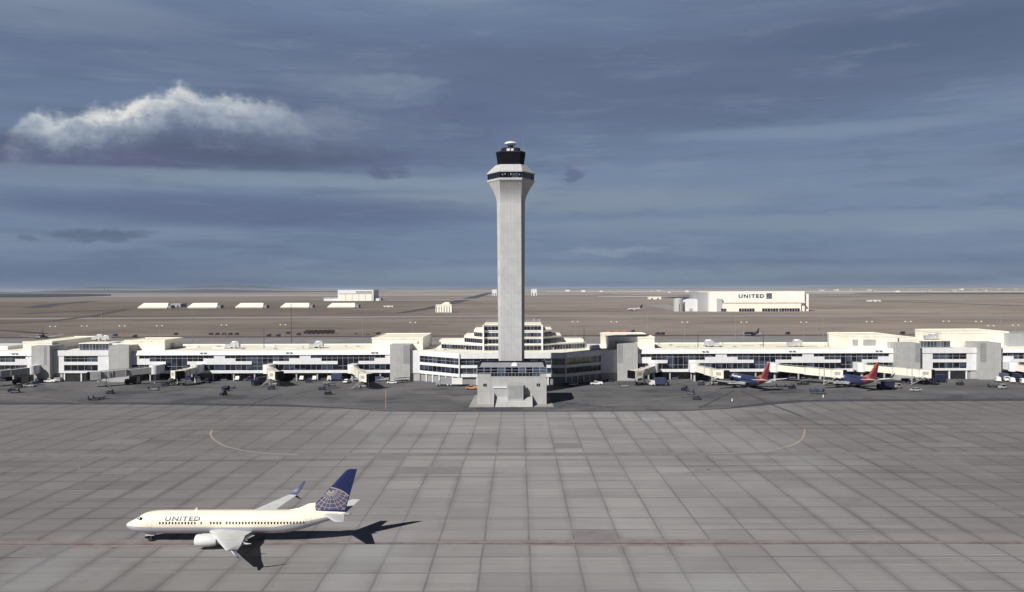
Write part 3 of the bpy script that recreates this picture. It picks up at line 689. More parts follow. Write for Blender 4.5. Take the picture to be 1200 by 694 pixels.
# pavilions between the stair-tower pairs
def pavilion(label, px0, px1, wx0, wx1, cl0, cl1, name='gate_pavilion'):
    x0, x1 = WX(px0, FF), WX(px1, FF)
    t = thing(name, label, 'airport concourse', ((x0+x1)/2, FF, 0), 0, 'flat fronted pavilions between stair towers')
    a, c = WX(wx0, FF), WX(wx1, FF)
    part('body', M_CONCD, lambda b: b.box(x0, x1, FF+.5, 440, .0, ZB[6]-.6), t)
    part('wall', M_WHITE, lambda b: (b.box(x0, a, FF-.4, FF+.5, ZB[1]+.3, ZB[5]), b.box(c, x1, FF-.4, FF+.5, ZB[1]+.3, ZB[5]), b.box(a, c, FF-.4, FF+.4, ZB[3], ZB[4]), b.box(a, c, FF-.4, FF+.4, ZB[1]+.3, ZB[2])), t)
    glaze(t, (a, FF), (c, FF), ZB[2], ZB[3], pitch=3.2); glaze(t, (a, FF), (c, FF), ZB[4], ZB[5]+.1, pitch=3.2, mid=True)
    part('fascia', M_WHITE, lambda b: b.box(x0, x1, FF-.7, FF+1.2, ZB[5]+.02, ZB[6]+.3), t)
    part('roof', M_ROOF, lambda b: b.box(x0, x1, FF+1.2, 440.2, ZB[6]-.6, ZB[6]-.1), t)
    part('ground_floor_wall', M_CONC2, lambda b: (b.box(x0, a-1, FF+.1, FF+.5, 0, ZB[1]+.3), b.box(c+2, x1, FF+.1, FF+.5, 0, ZB[1]+.3)), t)
    part('loading_opening', M_DARK, lambda b: b.box(a+(c-a)*.03, a+(c-a)*.47, FF+.3, FF+.6, 0, 3.3), t)
    part('loading_opening', M_DARK, lambda b: b.box(a+(c-a)*.54, a+(c-a)*.98, FF+.3, FF+.6, 0, 3.3), t)
    for k in range(3):
        X = a+(c-a)*k/2; part('column', M_WHITE, lambda b: b.box(X-.3, X+.3, FF-.2, FF+.3, 0, ZB[1]+.3), t)
    g0, g1 = WX(cl0, 402), WX(cl1, 402)
    part('clerestory', M_GREYW, lambda b: b.box(g0, g1, 402.1, 414, ZB[6]-.1, 17.6), t)
    glaze(t, (g0, 402), (g1, 402), ZB[6]+.1, 17.4, m=M_GLASS2, pitch=1.6)
    part('clerestory_roof', M_ROOF, lambda b: b.box(g0-.3, g1+.3, 401.6, 414.2, 17.6, 17.95), t)
    part('roof_rail', M_FRAME, lambda b: rail(b, x0+1, x1-1, FF+2, ZB[6]-.1), t)
    return t
pl = pavilion('flat fronted white pavilion between the two leftmost concrete stair towers', 58.3, 128, 75.5, 115, 93.5, 127.5)
pr = pavilion('flat fronted white pavilion between the two rightmost concrete stair towers', 1078.5, 1148.5, 1092.5, 1132.5, 1078.5, 1113.5)
penthouse(pl, 117, 148, 404, 440, zE, 17.4, M_WHITE)
penthouse(pr, 1104, 1182, 412, 440, zE, 21.3, M_CREAM)
part('rooftop_block', M_GREYW, lambda b: b.box(WX(1182, 408), WX(1230, 408), 408, 430, 13, 20.8), wfr)
part('rooftop_block', M_WHITE, lambda b: b.box(WX(-40, 408), WX(9, 408), 408, 430, 13, 16.2), wfl)

# central hub
def PP(px, Y): return (WX(px, Y), Y)
hub = thing('concourse_hub', 'stepped white central hall of the concourse with four glazed terraces behind the tower', 'airport terminal', (WX(600, 400), 400, 0))
front = [PP(481, 394), PP(492, 394), PP(538, 376), PP(663, 376), PP(704, 392), PP(723, 394)]
cor = [(front[0][0], 436), (front[-1][0], 436)]
part('body', M_CONCD, lambda b: b.prism([(x, y+1.0) for x, y in front]+[(front[-1][0], 440), (front[0][0], 440)], 0.05, 13.6), hub)
part('roof', M_ROOF, lambda b: b.prism([(x, y+.9) for x, y in front]+[(front[-1][0], 440), (front[0][0], 440)], 13.6, 14.05), hub)
for i, (p, q) in enumerate(zip(front[:-1], front[1:])):
    solid = i in (0, 4)
    part('fascia', M_WHITE, lambda b: b.wall(p, q, 12.0, 14.5, 1.0), hub)
    if solid:
        part('wall', M_WHITE, lambda b: b.wall(p, q, 3.7, 12.0, 1.0), hub)
        part('ground_floor_wall', M_CONC2, lambda b: b.wall((p[0], p[1]+.3), (q[0], q[1]+.3), 0, 3.7, .7), hub); continue
    part('lower_band', M_WHITE, lambda b: b.wall(p, q, 3.6, 5.0, 1.0), hub); part('spandrel', M_WHITE, lambda b: b.wall(p, q, 7.7, 9.0, 1.0), hub)
    P, Q = Vector(p), Vector(q)
    nn = 1 if i != 2 else 3
    for k in range(nn):
        a, c = P.lerp(Q, k/nn), P.lerp(Q, (k+1)/nn)
        off = Vector((0, .6))
        glaze(hub, a+off, c+off, 5.0, 7.7, m=M_GLASS if (i+k) % 2 else M_GLASS2, pitch=3.0); glaze(hub, a+off, c+off, 9.0, 12.0, m=M_GLASS, pitch=3.0, mid=True)
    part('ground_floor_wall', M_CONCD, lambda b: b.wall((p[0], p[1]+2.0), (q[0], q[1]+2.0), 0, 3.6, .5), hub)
    for k in range(1, 6):
        c = P.lerp(Q, k/6)
        part('column', M_WHITE, lambda b: b.box(c.x-.3, c.x+.3, c.y+.2, c.y+.8, 0, 3.6), hub)
    for k in range(3):
        a, c = P.lerp(Q, (k*2+.4)/6), P.lerp(Q, (k*2+1.4)/6)
        part('garage_door', M_DARK, lambda b: b.wall((a.x, a.y+1.9), (c.x, c.y+1.9), 0, 3.2, .15), hub)
for px in (538, 663): 
    X = WX(px, 375.8); part('fin', M_WHITE, lambda b: b.box(X-.25, X+.25, 375.4, 376.6, 0, 14.3), hub)
def terrace(pts, z0, z1, zw0, zw1, back, centre_only_glass=None):
    o = part('terrace', M_WHITE, lambda b: b.prism([(x, y+.15) for x, y in pts]+[(pts[-1][0], back), (pts[0][0], back)], z0, z1-.15), hub)
    part('terrace_roof', M_ROOF, lambda b: b.prism([(x, y-.25) for x, y in pts]+[(pts[-1][0]+.3, back), (pts[0][0]-.3, back)], z1-.15, z1+.1), o)
    for p, q in zip(pts[:-1], pts[1:]):
        P, Q = Vector(p), Vector(q); d = (Q-P).normalized()*.35
        glaze(hub, P+d, Q-d, zw0, zw1, m=M_GLASS, pitch=1.75, out=.05)
    part('terrace_rail', M_FRAME, lambda b: rail(b, pts[0][0], pts[-1][0], back-1, z1+.1), o)
    return o
terrace([PP(517, 413), PP(567, 397), PP(635, 397), PP(686, 413)], 13.9, 16.9, 14.2, 16.2, 440)
terrace([PP(544, 411), PP(567, 398.5), PP(635, 398.5), PP(658, 411)], 16.8, 20.3, 17.4, 19.4, 438)
terrace([PP(555.5, 407), PP(567, 399.2), PP(635, 399.2), PP(647, 407)], 20.2, 23.5, 20.5, 22.4, 434)
terrace([PP(567, 400), PP(635, 400)], 23.4, 26.2, 23.4+.2, 25.5, 430)
for sx in (566.6, 635.4):
    X = WX(sx, 399); part('pier', M_WHITE, lambda b: b.box(X-.35, X+.35, 396.6, 400.8, 13.9, 26.2), hub)
part('roof_lantern', M_ROOF, lambda b: b.box(WX(515, 420), WX(545, 420), 420, 436, 16.9, 17.8), hub)
part('roof_lantern', M_ROOF, lambda b: b.box(WX(658, 420), WX(684, 420), 420, 436, 16.9, 17.8), hub)
part('stair_head', M_WHITE, lambda b: b.box(WX(690, 400), WX(703, 400), 400, 412, 14.05, 16.1), hub)
# rooftop units
RU = [(271, 412, 'metal air handler on the left wing roof, nearest the leftmost tall mast', 1), (369, 412, 'metal air handler on the left wing roof, midway between mast and cream penthouse', 1),
      (836, 412, 'metal air handler on the right wing roof, left one of two', -1), (929, 412, 'metal air handler on the right wing roof, right one of two', 1)]
for px, Y, lb, fl in RU: roof_unit(px, Y, ZB[6]-.06, 1.0, lb, fl)
for k, px in enumerate((113.5, 121)):
    roof_unit(px, 425, 17.4 if px > 117 else 17.9, .85, ['air handler behind the clerestory of the far left pavilion, left one of two', 'air handler behind the clerestory of the far left pavilion, right one of two'][k]).location.z += 0
roof_unit(1089, 408, 17.95, .9, 'air handler on top of the clerestory of the far right pavilion')

# ================================================================== BOARDING BRIDGES
M_BRS = mat('bridge_shade_grey_steel', (.40, .405, .42), .55, noise=.08, streak=.2)  # shaded copy of the cream bridge steel, shade painted in as grey
M_BRC = mat('bridge_cream_steel', (.87, .83, .71), .5, noise=.05, streak=.15, joints=(0, 0))
M_BRG = mat('bridge_grey_steel', (.42, .43, .45), .5, noise=.08)
def bridge(label, rpx, rY, cpx, cY, side=1, gap=FF):
    M_BR = M_BRS if 'grey-shaded' in label else M_BRC
    a = Vector((WX(rpx, rY), rY, 0)); c = Vector((WX(cpx, cY), cY, 0))
    t = thing('boarding_bridge', label, 'jet bridge', a, 0, 'boarding bridges along the concourse')
    d = (c-a); L = d.length; d.normalize(); n = Vector((-d.y, d.x, 0))
    za, zc = 4.9, 3.7
    part('rotunda', M_WHITE, lambda b: b.tube((a.x, a.y, 4.3), (a.x, a.y, 8.4), 2.3, n=14), t)
    part('rotunda_column', M_BRG, lambda b: b.tube((a.x, a.y, 0), (a.x, a.y, 4.3), .55, n=10), t)
    part('vestibule', M_WHITE, lambda b: b.box(a.x-1.7, a.x+1.7, a.y+1.2, gap-.5, 4.7, 8.3), t)
    def seg(b, s0, s1, w, h, dz=0):
        p0 = a+d*s0; p1 = a+d*s1; h0 = za+(zc-za)*s0/L+dz; h1 = za+(zc-za)*s1/L+dz
        r0 = [p0+n*w+Vector((0, 0, h0)), p0-n*w+Vector((0, 0, h0)), p0-n*w+Vector((0, 0, h0+h)), p0+n*w+Vector((0, 0, h0+h))]
        r1 = [p1+n*w+Vector((0, 0, h1)), p1-n*w+Vector((0, 0, h1)), p1-n*w+Vector((0, 0, h1+h)), p1+n*w+Vector((0, 0, h1+h))]
        b.loft([r0, r1], True, False)
    part('tunnel', M_BR, lambda b: seg(b, 1.8, L*.55, 1.45, 2.75), t)
    part('tunnel', M_BR, lambda b: seg(b, L*.48, L-1.5, 1.75, 3.15, -.2), t)
    part('tunnel_rib', M_BRG, lambda b: [seg(b, L*s, L*s+.25, 1.95, 3.5, -.35) for s in (.5, .72, .9)], t)
    part('roof_conduit', M_METAL, lambda b: (seg(b, 2, L-2, .12, .2, 3.25)), t)
    # cab turned towards the aircraft
    u = Vector((d.x*.4+side*.9, d.y*.4-.35, 0)).normalized(); w = Vector((-u.y, u.x, 0))
    def cabf(b):
        r = []
        for s in (-2.4, 1.9):
            p = c+u*s; r.append([p+w*2.1+Vector((0, 0, zc-.3)), p-w*2.1+Vector((0, 0, zc-.3)), p-w*2.1+Vector((0, 0, zc+3.3)), p+w*2.1+Vector((0, 0, zc+3.3))])
        b.loft(r, True, False)
    cab = part('cab', M_BR, cabf, t)
    def hood(b):
        r = []
        for s, e in ((1.9, 0), (2.6, .15), (3.3, -.1)):
            p = c+u*s; q = 1.95+e; r.append([p+w*q+Vector((0, 0, zc-.2)), p-w*q+Vector((0, 0, zc-.2)), p-w*q+Vector((0, 0, zc+3.1+e)), p+w*q+Vector((0, 0, zc+3.1+e))])
        b.loft(r, True, False)
    part('bellows', M_BLACK, hood, cab)
    def win(b):
        for sg in (1, -1):
            p0 = c-u*1.6+w*2.12*sg; p1 = c+u*.8+w*2.12*sg
            b.loft([[p0+Vector((0, 0, zc+1.1)), p0+Vector((0, 0, zc+2.5)), p0+w*.04*sg+Vector((0, 0, zc+2.5)), p0+w*.04*sg+Vector((0, 0, zc+1.1))],
                    [p1+Vector((0, 0, zc+1.1)), p1+Vector((0, 0, zc+2.5)), p1+w*.04*sg+Vector((0, 0, zc+2.5)), p1+w*.04*sg+Vector((0, 0, zc+1.1))]], True, False)
    part('window', M_GREYW, win, cab)
    g0 = a+d*(L*.80)
    zg = za+(zc-za)*.8
    part('lift_column', M_BRG, lambda b: (b.tube(g0+n*2.1+Vector((0, 0, .7)), g0+n*2.1+Vector((0, 0, zg+3.1)), .16, n=8), b.tube(g0-n*2.1+Vector((0, 0, .7)), g0-n*2.1+Vector((0, 0, zg+3.1)), .16, n=8),
                                          b.tube(g0+n*2.3+Vector((0, 0, zg-.4)), g0-n*2.3+Vector((0, 0, zg-.4)), .25, n=6), b.tube(g0+n*2.3+Vector((0, 0, .8)), g0-n*2.3+Vector((0, 0, .8)), .3, n=6)), t)
    for s in (1, -1): part('wheel', M_RUB, lambda b: b.tube(g0+n*1.1*s+Vector((0, 0, .55)), g0+n*1.65*s+Vector((0, 0, .55)), .55, n=14), t)
    def stairs(b):
        p = c-u*.8-w*2.3*side
        e = p-u*5.5
        b.tube(p+Vector((0, 0, zc)), e+Vector((0, 0, .1)), .18, n=4); b.tube(p-w*side+Vector((0, 0, zc)), e-w*side+Vector((0, 0, .1)), .18, n=4)
        b.tube(p+Vector((0, 0, zc+1)), e+Vector((0, 0, 1.1)), .05, n=4)
        for i in range(12):
            q = p.lerp(e, i/12); z = zc*(1-i/12)
            b.box(q.x-.5, q.x+.5, q.y-.5, q.y+.5, z, z+.06)
    part('service_stair', M_METAL, stairs, t)
    for q in (.25, .55):
        X = a+d*(L*q)-n*1.8*(1 if d.x > 0 else -1)
    return t
bridge('grey-shaded jet bridge running off the left edge of the photo', 38, 389, -16, 374, -1)
bridge('grey-shaded jet bridge slanting down in front of the second stair tower from the left', 181, 388, 111, 372, -1)
bridge('short jet bridge between the leftmost stepped panels, right of the long grey one', 229, 389, 208, 376, 1)
bridge('stubby cream jet bridge pointing at the viewer near the middle of the left wing', 314, 389, 323, 372, 1)
bridge('cream jet bridge slanting right, at the foot of the stair tower left of the hub', 413, 389, 429.5, 361, 1)
bridge('jet bridge slanting left in front of the stair tower right of the hub', 766, 389, 745, 372, -1)
bridge('cream jet bridge just left of the nearer-to-centre red-tailed jet', 814, 389, 845, 371, 1)
bridge('long cream jet bridge between the two red-tailed jets', 908, 389, 983, 371, 1)
bridge('long cream jet bridge right of the rightmost red-tailed jet', 1010, 389, 1086, 371, 1)
bridge('cream jet bridge at the right edge of the photo above the white vans', 1188, 389, 1232, 371, 1)

# ================================================================== AIRLINERS
def fus_section(x, top, bot, hw, n=28):
    zc = (top+bot)/2; hh = (top-bot)/2
    return [(x, hw*math.sin(2*math.pi*i/n), zc+hh*math.cos(2*math.pi*i/n)) for i in range(n)]
ST = [(0, 2.86, 2.66, .08), (.12, 3.02, 2.48, .27), (.4, 3.26, 2.24, .52), (.9, 3.55, 1.98, .82), (1.5, 3.84, 1.78, 1.08), (2.0, 4.12, 1.67, 1.26), (2.6, 4.55, 1.58, 1.44),
      (3.3, 4.93, 1.50, 1.60), (4.2, 5.18, 1.45, 1.74), (5.4, 5.34, 1.41, 1.84), (7.0, 5.40, 1.39, 1.88), (12, 5.40, 1.39, 1.88), (19, 5.40, 1.39, 1.88), (25, 5.40, 1.39, 1.88),
      (27, 5.40, 1.50, 1.86), (28.6, 5.40, 1.78, 1.80), (30.4, 5.39, 2.25, 1.66), (32.2, 5.35, 2.80, 1.43), (34, 5.27, 3.40, 1.12), (35.6, 5.15, 3.92, .80), (36.8, 5.02, 4.25, .52), (37.6, 4.90, 4.42, .32), (38.0, 4.80, 4.50, .18)]
def at_st(x):
    for s, e in zip(ST[:-1], ST[1:]):
        if s[0] <= x <= e[0]:
            t = (x-s[0])/(e[0]-s[0]); return [s[i]+(e[i]-s[i])*t for i in range(4)]
    return ST[-1]
def side_y(x, z):
    _, top, bot, hw = at_st(x); zc = (top+bot)/2; hh = (top-bot)/2
    return hw*math.sqrt(max(0, 1-((z-zc)/hh)**2))
AF = [(0, 0), (.03, .035), (.12, .06), (.35, .07), (.65, .045), (1, .004), (1, -.004), (.65, -.03), (.35, -.05), (.12, -.04), (.03, -.022)]
def foil(lx, y, z, ch, k=1.0): return [(lx+u*ch, y, z+v*ch*k) for u, v in AF]
def fus_mat(name, top, belly, line, zl):
    m = bpy.data.materials.new(name); m.use_nodes = True; q = G(m.node_tree); b = m.node_tree.nodes['Principled BSDF']
    t = q.n('ShaderNodeTexCoord').outputs['Object']; sp = q.n('ShaderNodeSeparateXYZ'); q.put(sp.inputs[0], t)
    n = q.noise(t, .5, 6, .6)
    zz = sp.outputs[2]
    # cheat line sweeps up towards the tail
    zl2 = q.m('ADD', zl, q.m('MULTIPLY', q.m('MAXIMUM', q.m('SUBTRACT', sp.outputs[0], 26.0), 0), .17))
    c = q.mix(q.ss(n.outputs[0], .4, .7), top, tuple(x*.95 for x in top))
    c = q.mix(q.m('LESS_THAN', zz, q.m('ADD', zl2, .06)), c, line)
    c = q.mix(q.m('LESS_THAN', zz, zl2), c, belly)
    fx = q.m('ABSOLUTE', q.m('SUBTRACT', q.m('FRACT', q.m('DIVIDE', sp.outputs[0], 2.54)), .5))
    c = q.mix(q.m('MULTIPLY', q.ss(fx, .487, .497), .12), c, (.1, .1, .1))
    q.put(b.inputs['Base Color'], c); b.inputs['Roughness'].default_value = .28; b.inputs['Specular IOR Level'].default_value = .5; b.inputs['Coat Weight'].default_value = .35; b.inputs['Coat Roughness'].default_value = .12
    return m
def airliner(label, loc, rz, liv, group, plug=0.0, xs=1.0):
    """nose at local x=0 pointing -X; plug = metres taken out of the cabin"""
    t = thing('jet_airliner', label, 'airplane', loc, rz, group)
    def X(x): return (x if x < 9 else (max(9, x-plug/2) if x < 14 else x-plug/2 if x < 20 else x-plug))*xs
    def tr(b): b.v = [(X(p[0]), p[1], p[2]) for p in b.v]; return b
    f = MB(); f.loft([fus_section(*s) for s in ST]); fu = tr(f).build('fuselage', liv['fus'], t)
    # nose glazing
    for sg in (-1, 1):
        b = MB()
        for xa, xb, y0, y1, za, zb_ in ((2.12, 2.5, .05, .62, 4.05, 4.42), (2.2, 2.78, .62, 1.05, 4.02, 4.42), (2.62, 3.25, 1.05, 1.38, 4.0, 4.40)):
            q = []
            for x, z in ((xa, za), (xb, za), (xb+.12, zb_), (xa+.3, zb_)):
                y = side_y(x, z)+.03
                q.append((x, sg*y, z))
            b.add(q, [(0, 1, 2, 3)])
        tr(b).build('cockpit_window', M_GLASS, t)
    # dorsal fillet + fin
    fth = lambda z: .34*(1-(z-5.0)/8.6)
    prof = [(0, .05), (.08, .5), (.3, 1), (.6, .85), (1, .06)]
    zt_ = 12.45
    def lead(z):
        return 31.2+(z-5.3)*(37.6-31.2)/(zt_-5.3) if z > 5.3 else 31.2
    def trail(z): return 37.2+(z-5.0)*(39.3-37.2)/(zt_-5.0)
    b = MB(); rr = []
    for z in (4.95, 5.6, 7, 9, 11, zt_-.25, zt_):
        l, r = lead(z), trail(z); ch = r-l; w = fth(z)
        if z == zt_: l += .35
        rr.append([(l+u*(r-l), -w*h, z) for u, h in prof]+[(l+u*(r-l), w*h, z) for u, h in prof[::-1]])
    b.loft(rr); fin = tr(b).build('tail_fin', liv['fin'], t)
    b = MB(); rr = []
    for xx, zz, w in ((27.6, 5.38, .05), (29.5, 5.75, .12), (31.0, 6.45, .2), (32.2, 6.62, .24), (32.4, 5.2, .24)):
        rr.append([(xx, -w-.03, 5.0), (xx, -w, (5+zz)/2), (xx, 0, zz), (xx, w, (5+zz)/2), (xx, w+.03, 5.0)])
    b.loft(rr); tr(b).build('dorsal_fillet', liv['fillet'], t)
    for sg in (-1, 1):
        b = MB(); b.loft([foil(14.4, sg*.9, 1.95, 7.4, .9), foil(14.9, sg*1.9, 2.05, 6.9, .9), foil(16.9, sg*5.6, 2.45, 4.9), foil(21.0, sg*13.5, 3.30, 2.55), foil(22.9, sg*17.1, 3.72, 1.65, .9)])
        tr(b).build('wing', liv['wing'], t)
        b = MB(); b.loft([foil(22.9, sg*17.1, 3.72, 1.65, .9), foil(23.5, sg*17.55, 4.05, 1.35, .8), foil(24.4, sg*17.85, 4.9, 1.0, .8), foil(25.6, sg*18.1, 6.2, .45, .8)])
        wg = tr(b).build('winglet', liv['winglet'], t)
        wg.data.materials.append(liv['wing'])
        for f_ in wg.data.polygons:
            if f_.normal.y*sg > .05: f_.material_index = 1
        if liv.get('strake'):
            b = MB(); b.loft([foil(23.5, sg*17.2, 3.72, 1.0, .8), foil(24.2, sg*17.6, 3.2, .6, .8), foil(24.9, sg*17.85, 2.75, .25, .8)]); tr(b).build('strake', liv['fin'], wg)
        b = MB(); b.loft([foil(20.9, sg*2.0, 1.95, 1.6, .5), foil(20.9, sg*5.6, 2.3, 1.35, .5), foil(22.2, sg*10.6, 2.85, .95, .5)])
        b.v = [(p[0], p[1], p[2]-.25*(p[0]-20.9)) for p in b.v]; tr(b).build('flap', liv['wing'], t)
        for y in (3.4, 6.6, 9.4):
            lx = 16.6+(y-5.6)*.53+1.8; b = MB(); z = 2.15+(y-5)*.105
            b.loft([[(x_, sg*y+r_*math.cos(2*math.pi*k/8), z-.22+r_*1.2*math.sin(2*math.pi*k/8)) for k in range(8)] for x_, r_ in ((lx, .03), (lx+.8, .2), (lx+2.2, .22), (lx+3.8, .03))])
            tr(b).build('flap_fairing', liv['wing'], t)
        b = MB(); b.loft([foil(33.3, sg*.4, 4.75, 3.9, .8), foil(36.9, sg*7.1, 5.35, 1.5, .8)]); tr(b).build('tailplane', liv['stab'], t)
        # engine
        ey = sg*4.85; ez = 1.52; b = MB(); rr = []
        for x_, r_ in ((13.85, .80), (13.7, .90), (13.75, .98), (14.15, 1.08), (15.0, 1.12), (15.9, 1.06), (16.8, .88), (17.2, .78)):
            rr.append([(x_, ey+r_*math.cos(2*math.pi*k/22), ez+(r_*math.sin(2*math.pi*k/22) if math.sin(2*math.pi*k/22) > 0 else .88*r_*math.sin(2*math.pi*k/22))) for k in range(22)])
        b.loft(rr, False); en = tr(b).build('engine', liv['engine'], t)
        b = MB(); b.tube((14.2, ey, ez), (14.3, ey, ez), .86, n=20); b.tube((13.8, ey, ez), (14.2, ey, ez), .05, .3, 10); tr(b).build('fan', M_BLACK, en)
        b = MB(); b.tube((16.6, ey, ez), (18.2, ey, ez), .62, .4, 16); b.tube((18.2, ey, ez), (18.8, ey, ez), .25, .03, 10); tr(b).build('exhaust', M_METAL, en)
        b = MB(); b.loft([[(14.3, ey-.12, 2.45), (14.3, ey+.12, 2.45), (14.8, ey+.12, 2.7), (14.8, ey-.12, 2.7)], [(16.2, ey-.18, 2.1), (16.2, ey+.18, 2.1), (16.6, ey+.18, 2.7), (16.6, ey-.18, 2.7)], [(18.4, ey-.1, 2.1), (18.4, ey+.1, 2.1), (18.6, ey+.1, 2.5), (18.6, ey-.1, 2.5)]], True, False); tr(b).build('pylon', liv['wing'], t)
        # main gear
        gx, gy = 19.2, sg*2.85
        b = MB(); b.tube((gx, gy, 2.2), (gx, gy, .55), .16, .13, 8); b.tube((gx, gy-.55, .55), (gx, gy+.55, .55), .1, n=6); b.tube((gx, gy, 1.6), (gx-.1, gy-sg*1.3, 2.0), .08, n=6)
        lg = tr(b).build('main_gear_leg', M_METAL, t)
        for dy in (-.43, .43): b = MB(); b.tube((gx, gy+dy-.19, .56), (gx, gy+dy+.19, .56), .56, n=18); tr(b).build('wheel', M_RUB, lg)
    b = MB(); b.loft([fus_section(14.2, 2.0, 1.75, .6, 16), fus_section(16, 2.4, 1.28, 1.6, 16), fus_section(20.5, 2.4, 1.22, 1.7, 16), fus_section(23, 2.1, 1.5, .8, 16)]); tr(b).build('wing_fairing', liv['belly'], t)
    b = MB(); b.tube((4.3, 0, 1.7), (4.2, 0, .38), .11, .09, 8); b.tube((4.2, -.28, .38), (4.2, .28, .38), .07, n=6); lg = tr(b).build('nose_gear_leg', M_METAL, t)
    for dy in (-.22, .22): b = MB(); b.tube((4.2, dy-.1, .36), (4.2, dy+.1, .36), .36, n=16); tr(b).build('wheel', M_RUB, lg)
    b = MB(); b.box(3.4, 4.9, -.4, -.36, 1.05, 1.55); b.box(3.4, 4.9, .36, .4, 1.05, 1.55); tr(b).build('nose_gear_door', liv['belly'], t)
    b = MB(); b.add([(11.6, -.03, 5.38), (12.2, -.03, 5.38), (12.15, -.02, 5.8), (11.9, -.02, 5.8), (11.6, .03, 5.38), (12.2, .03, 5.38), (12.15, .02, 5.8), (11.9, .02, 5.8)], [(0, 1, 2, 3), (4, 7, 6, 5), (0, 3, 7, 4), (1, 5, 6, 2), (3, 2, 6, 7)]); tr(b).build('blade_antenna', liv['belly'], t)
    b = MB(); b.tube((37.7, 0, 4.66), (38.12, 0, 4.66), .14, .1, 10); tr(b).build('tail_exhaust', M_BLACK, t)
    # cabin windows and doors
    xw = 6.5; i = 0
    while xw < 30.6:
        skip = any(a < xw < c for a, c in liv['gaps'])
        if not skip and not (plug and 12 < xw < 12+plug+.2):
            for sg in (-1, 1):
                b = MB(); r_ = []
                for dx, dz in ((-.13, -.10), (-.13, .14), (-.06, .22), (.06, .22), (.13, .14), (.13, -.10), (.06, -.19), (-.06, -.19)):
                    z = 3.62+dz; r_.append((xw+dx, sg*(side_y(xw, z)+.012), z))
                b.add(r_, [tuple(range(8))]); tr(b).build('cabin_window', M_GLASS, fu)
        xw += .535; i += 1
    for dxx, w in ((4.3, .84), (31.0, .76)):
        for sg in (-1, 1):
            b = MB(); zl, zh = 2.95, 4.7
            for a, c in (((dxx, zl), (dxx, zh)), ((dxx+w, zl), (dxx+w, zh)), ((dxx, zh), (dxx+w, zh)), ((dxx, zl), (dxx+w, zl))):
                p = (a[0], sg*(side_y(a[0], a[1])+.0), a[1]); q = (c[0], sg*(side_y(c[0], c[1])+.0), c[1])
                k = 6; P, Q = Vector(a), Vector(c)
                for j in range(k):
                    u0 = P.lerp(Q, j/k); u1 = P.lerp(Q, (j+1)/k)
                    b.tube((u0.x, sg*side_y(u0.x, u0.y), u0.y), (u1.x, sg*side_y(u1.x, u1.y), u1.y), .022, n=4)
            tr(b).build('cabin_door', M_METAL, fu)
    return t, tr, fth, lead, trail, fu, fin
LIV_U = dict(fus=fus_mat('white_fuselage_with_grey_belly', (.86, .81, .68), (.42, .43, .48), (.10, .13, .22), 2.78), fin=mat('deep_blue_tail_paint', (.011, .017, .088), .35, noise=.06),
             fillet=mat('airliner_cream_paint', (.86, .81, .68), .35, noise=.03), wing=mat('wing_grey_paint', (.60, .61, .62), .4, noise=.08, scale=.8), winglet=mat('winglet_blue_paint', (.06, .085, .17), .4),
             stab=mat('stabiliser_grey_paint', (.62, .63, .64), .4, noise=.06), engine=mat('engine_pale_grey', (.66, .67, .68), .35, noise=.05), belly=mat('belly_grey_paint', (.50, .50, .53), .4), strake=True,
             gaps=[(12.9, 13.3), (13.9, 14.6), (16.9, 17.6)])
UPX, UPY = WX(148, 143.4, 617), 143.4
uj, tr, fth, lead, trail, fu, fin = airliner('large white airliner with navy tail taxiing alone on the concrete apron in the foreground', (UPX, UPY, .004), 0, LIV_U, None, 0, 1.022)
M_LET = mat('dark_navy_lettering', (.03, .045, .12), .5, noise=.02)
def fuselage_text(sg):
    me = text_mesh('UNITED', 1.0, .01, 1.12)
    xsv = [v.co.x for v in me.vertices]; ysv = [v.co.y for v in me.vertices]; w = max(xsv)-min(xsv); h = max(ysv)-min(ysv)
    for v in me.vertices:
        u = (v.co.x-min(xsv))/w; k = (v.co.y-min(ysv))/h
        x = 7.25+5.95*(u if sg < 0 else 1-u); z = 4.0+.66*k
        x += (.10*k if sg < 0 else -.10*k)
        v.co = ((x*1.022), sg*(side_y(x, z)+.03+v.co.z), z)
    ob = bpy.data.objects.new('lettering', me); COL.objects.link(ob); ob.parent = fu; me.materials.clear(); me.materials.append(M_LET)
fuselage_text(-1); fuselage_text(1)
# globe of gridlines on the fin
M_GOLD = mat('pale_gold_line_paint', (.40, .375, .34), .5, noise=.04); M_GLOBE = mat('muted_purple_globe_paint', (.075, .065, .14), .45, noise=.05)
gc = Vector((34.6, 4.9)); gR = 4.35
pole = Vector((34.9, 8.75))
def in_fin(p): return 5.25 < p.y < 12 and lead(p.y)+.03 < p.x < trail(p.y)-.05 and (p-gc).length <= gR+.05
def fin_y(p):
    l, r = lead(p.y), trail(p.y); u = (p.x-l)/(r-l); w = fth(p.y)
    pr_ = [(0, .05), (.08, .5), (.3, 1), (.6, .85), (1, .06)]
    for (a, ha), (c, hc) in zip(pr_[:-1], pr_[1:]):
        if a <= u <= c: return w*(ha+(hc-ha)*(u-a)/(c-a))
    return 0
def fin_line(pts, wd, b, off=.025):
    for p, q in zip(pts[:-1], pts[1:]):
        if in_fin(p) and in_fin(q):
            d = (q-p).normalized(); n = Vector((-d.y, d.x))*wd/2
            for sg in (-1, 1):
                b.add([((v).x, sg*(fin_y(v)+off), v.y) for v in (p+n, q+n, q-n, p-n)], [(0, 1, 2, 3)])
b = MB()
N = 60
fin_line([gc+Vector((math.cos(math.pi*i/N), math.sin(math.pi*i/N)))*gR for i in range(N+1)], .13, b)
for k in range(1, 8):
    rr_ = k*.72+.1
    fin_line([pole+Vector((1.12*math.cos(2*math.pi*i/N), math.sin(2*math.pi*i/N)))*rr_ for i in range(N+1)], .07, b)
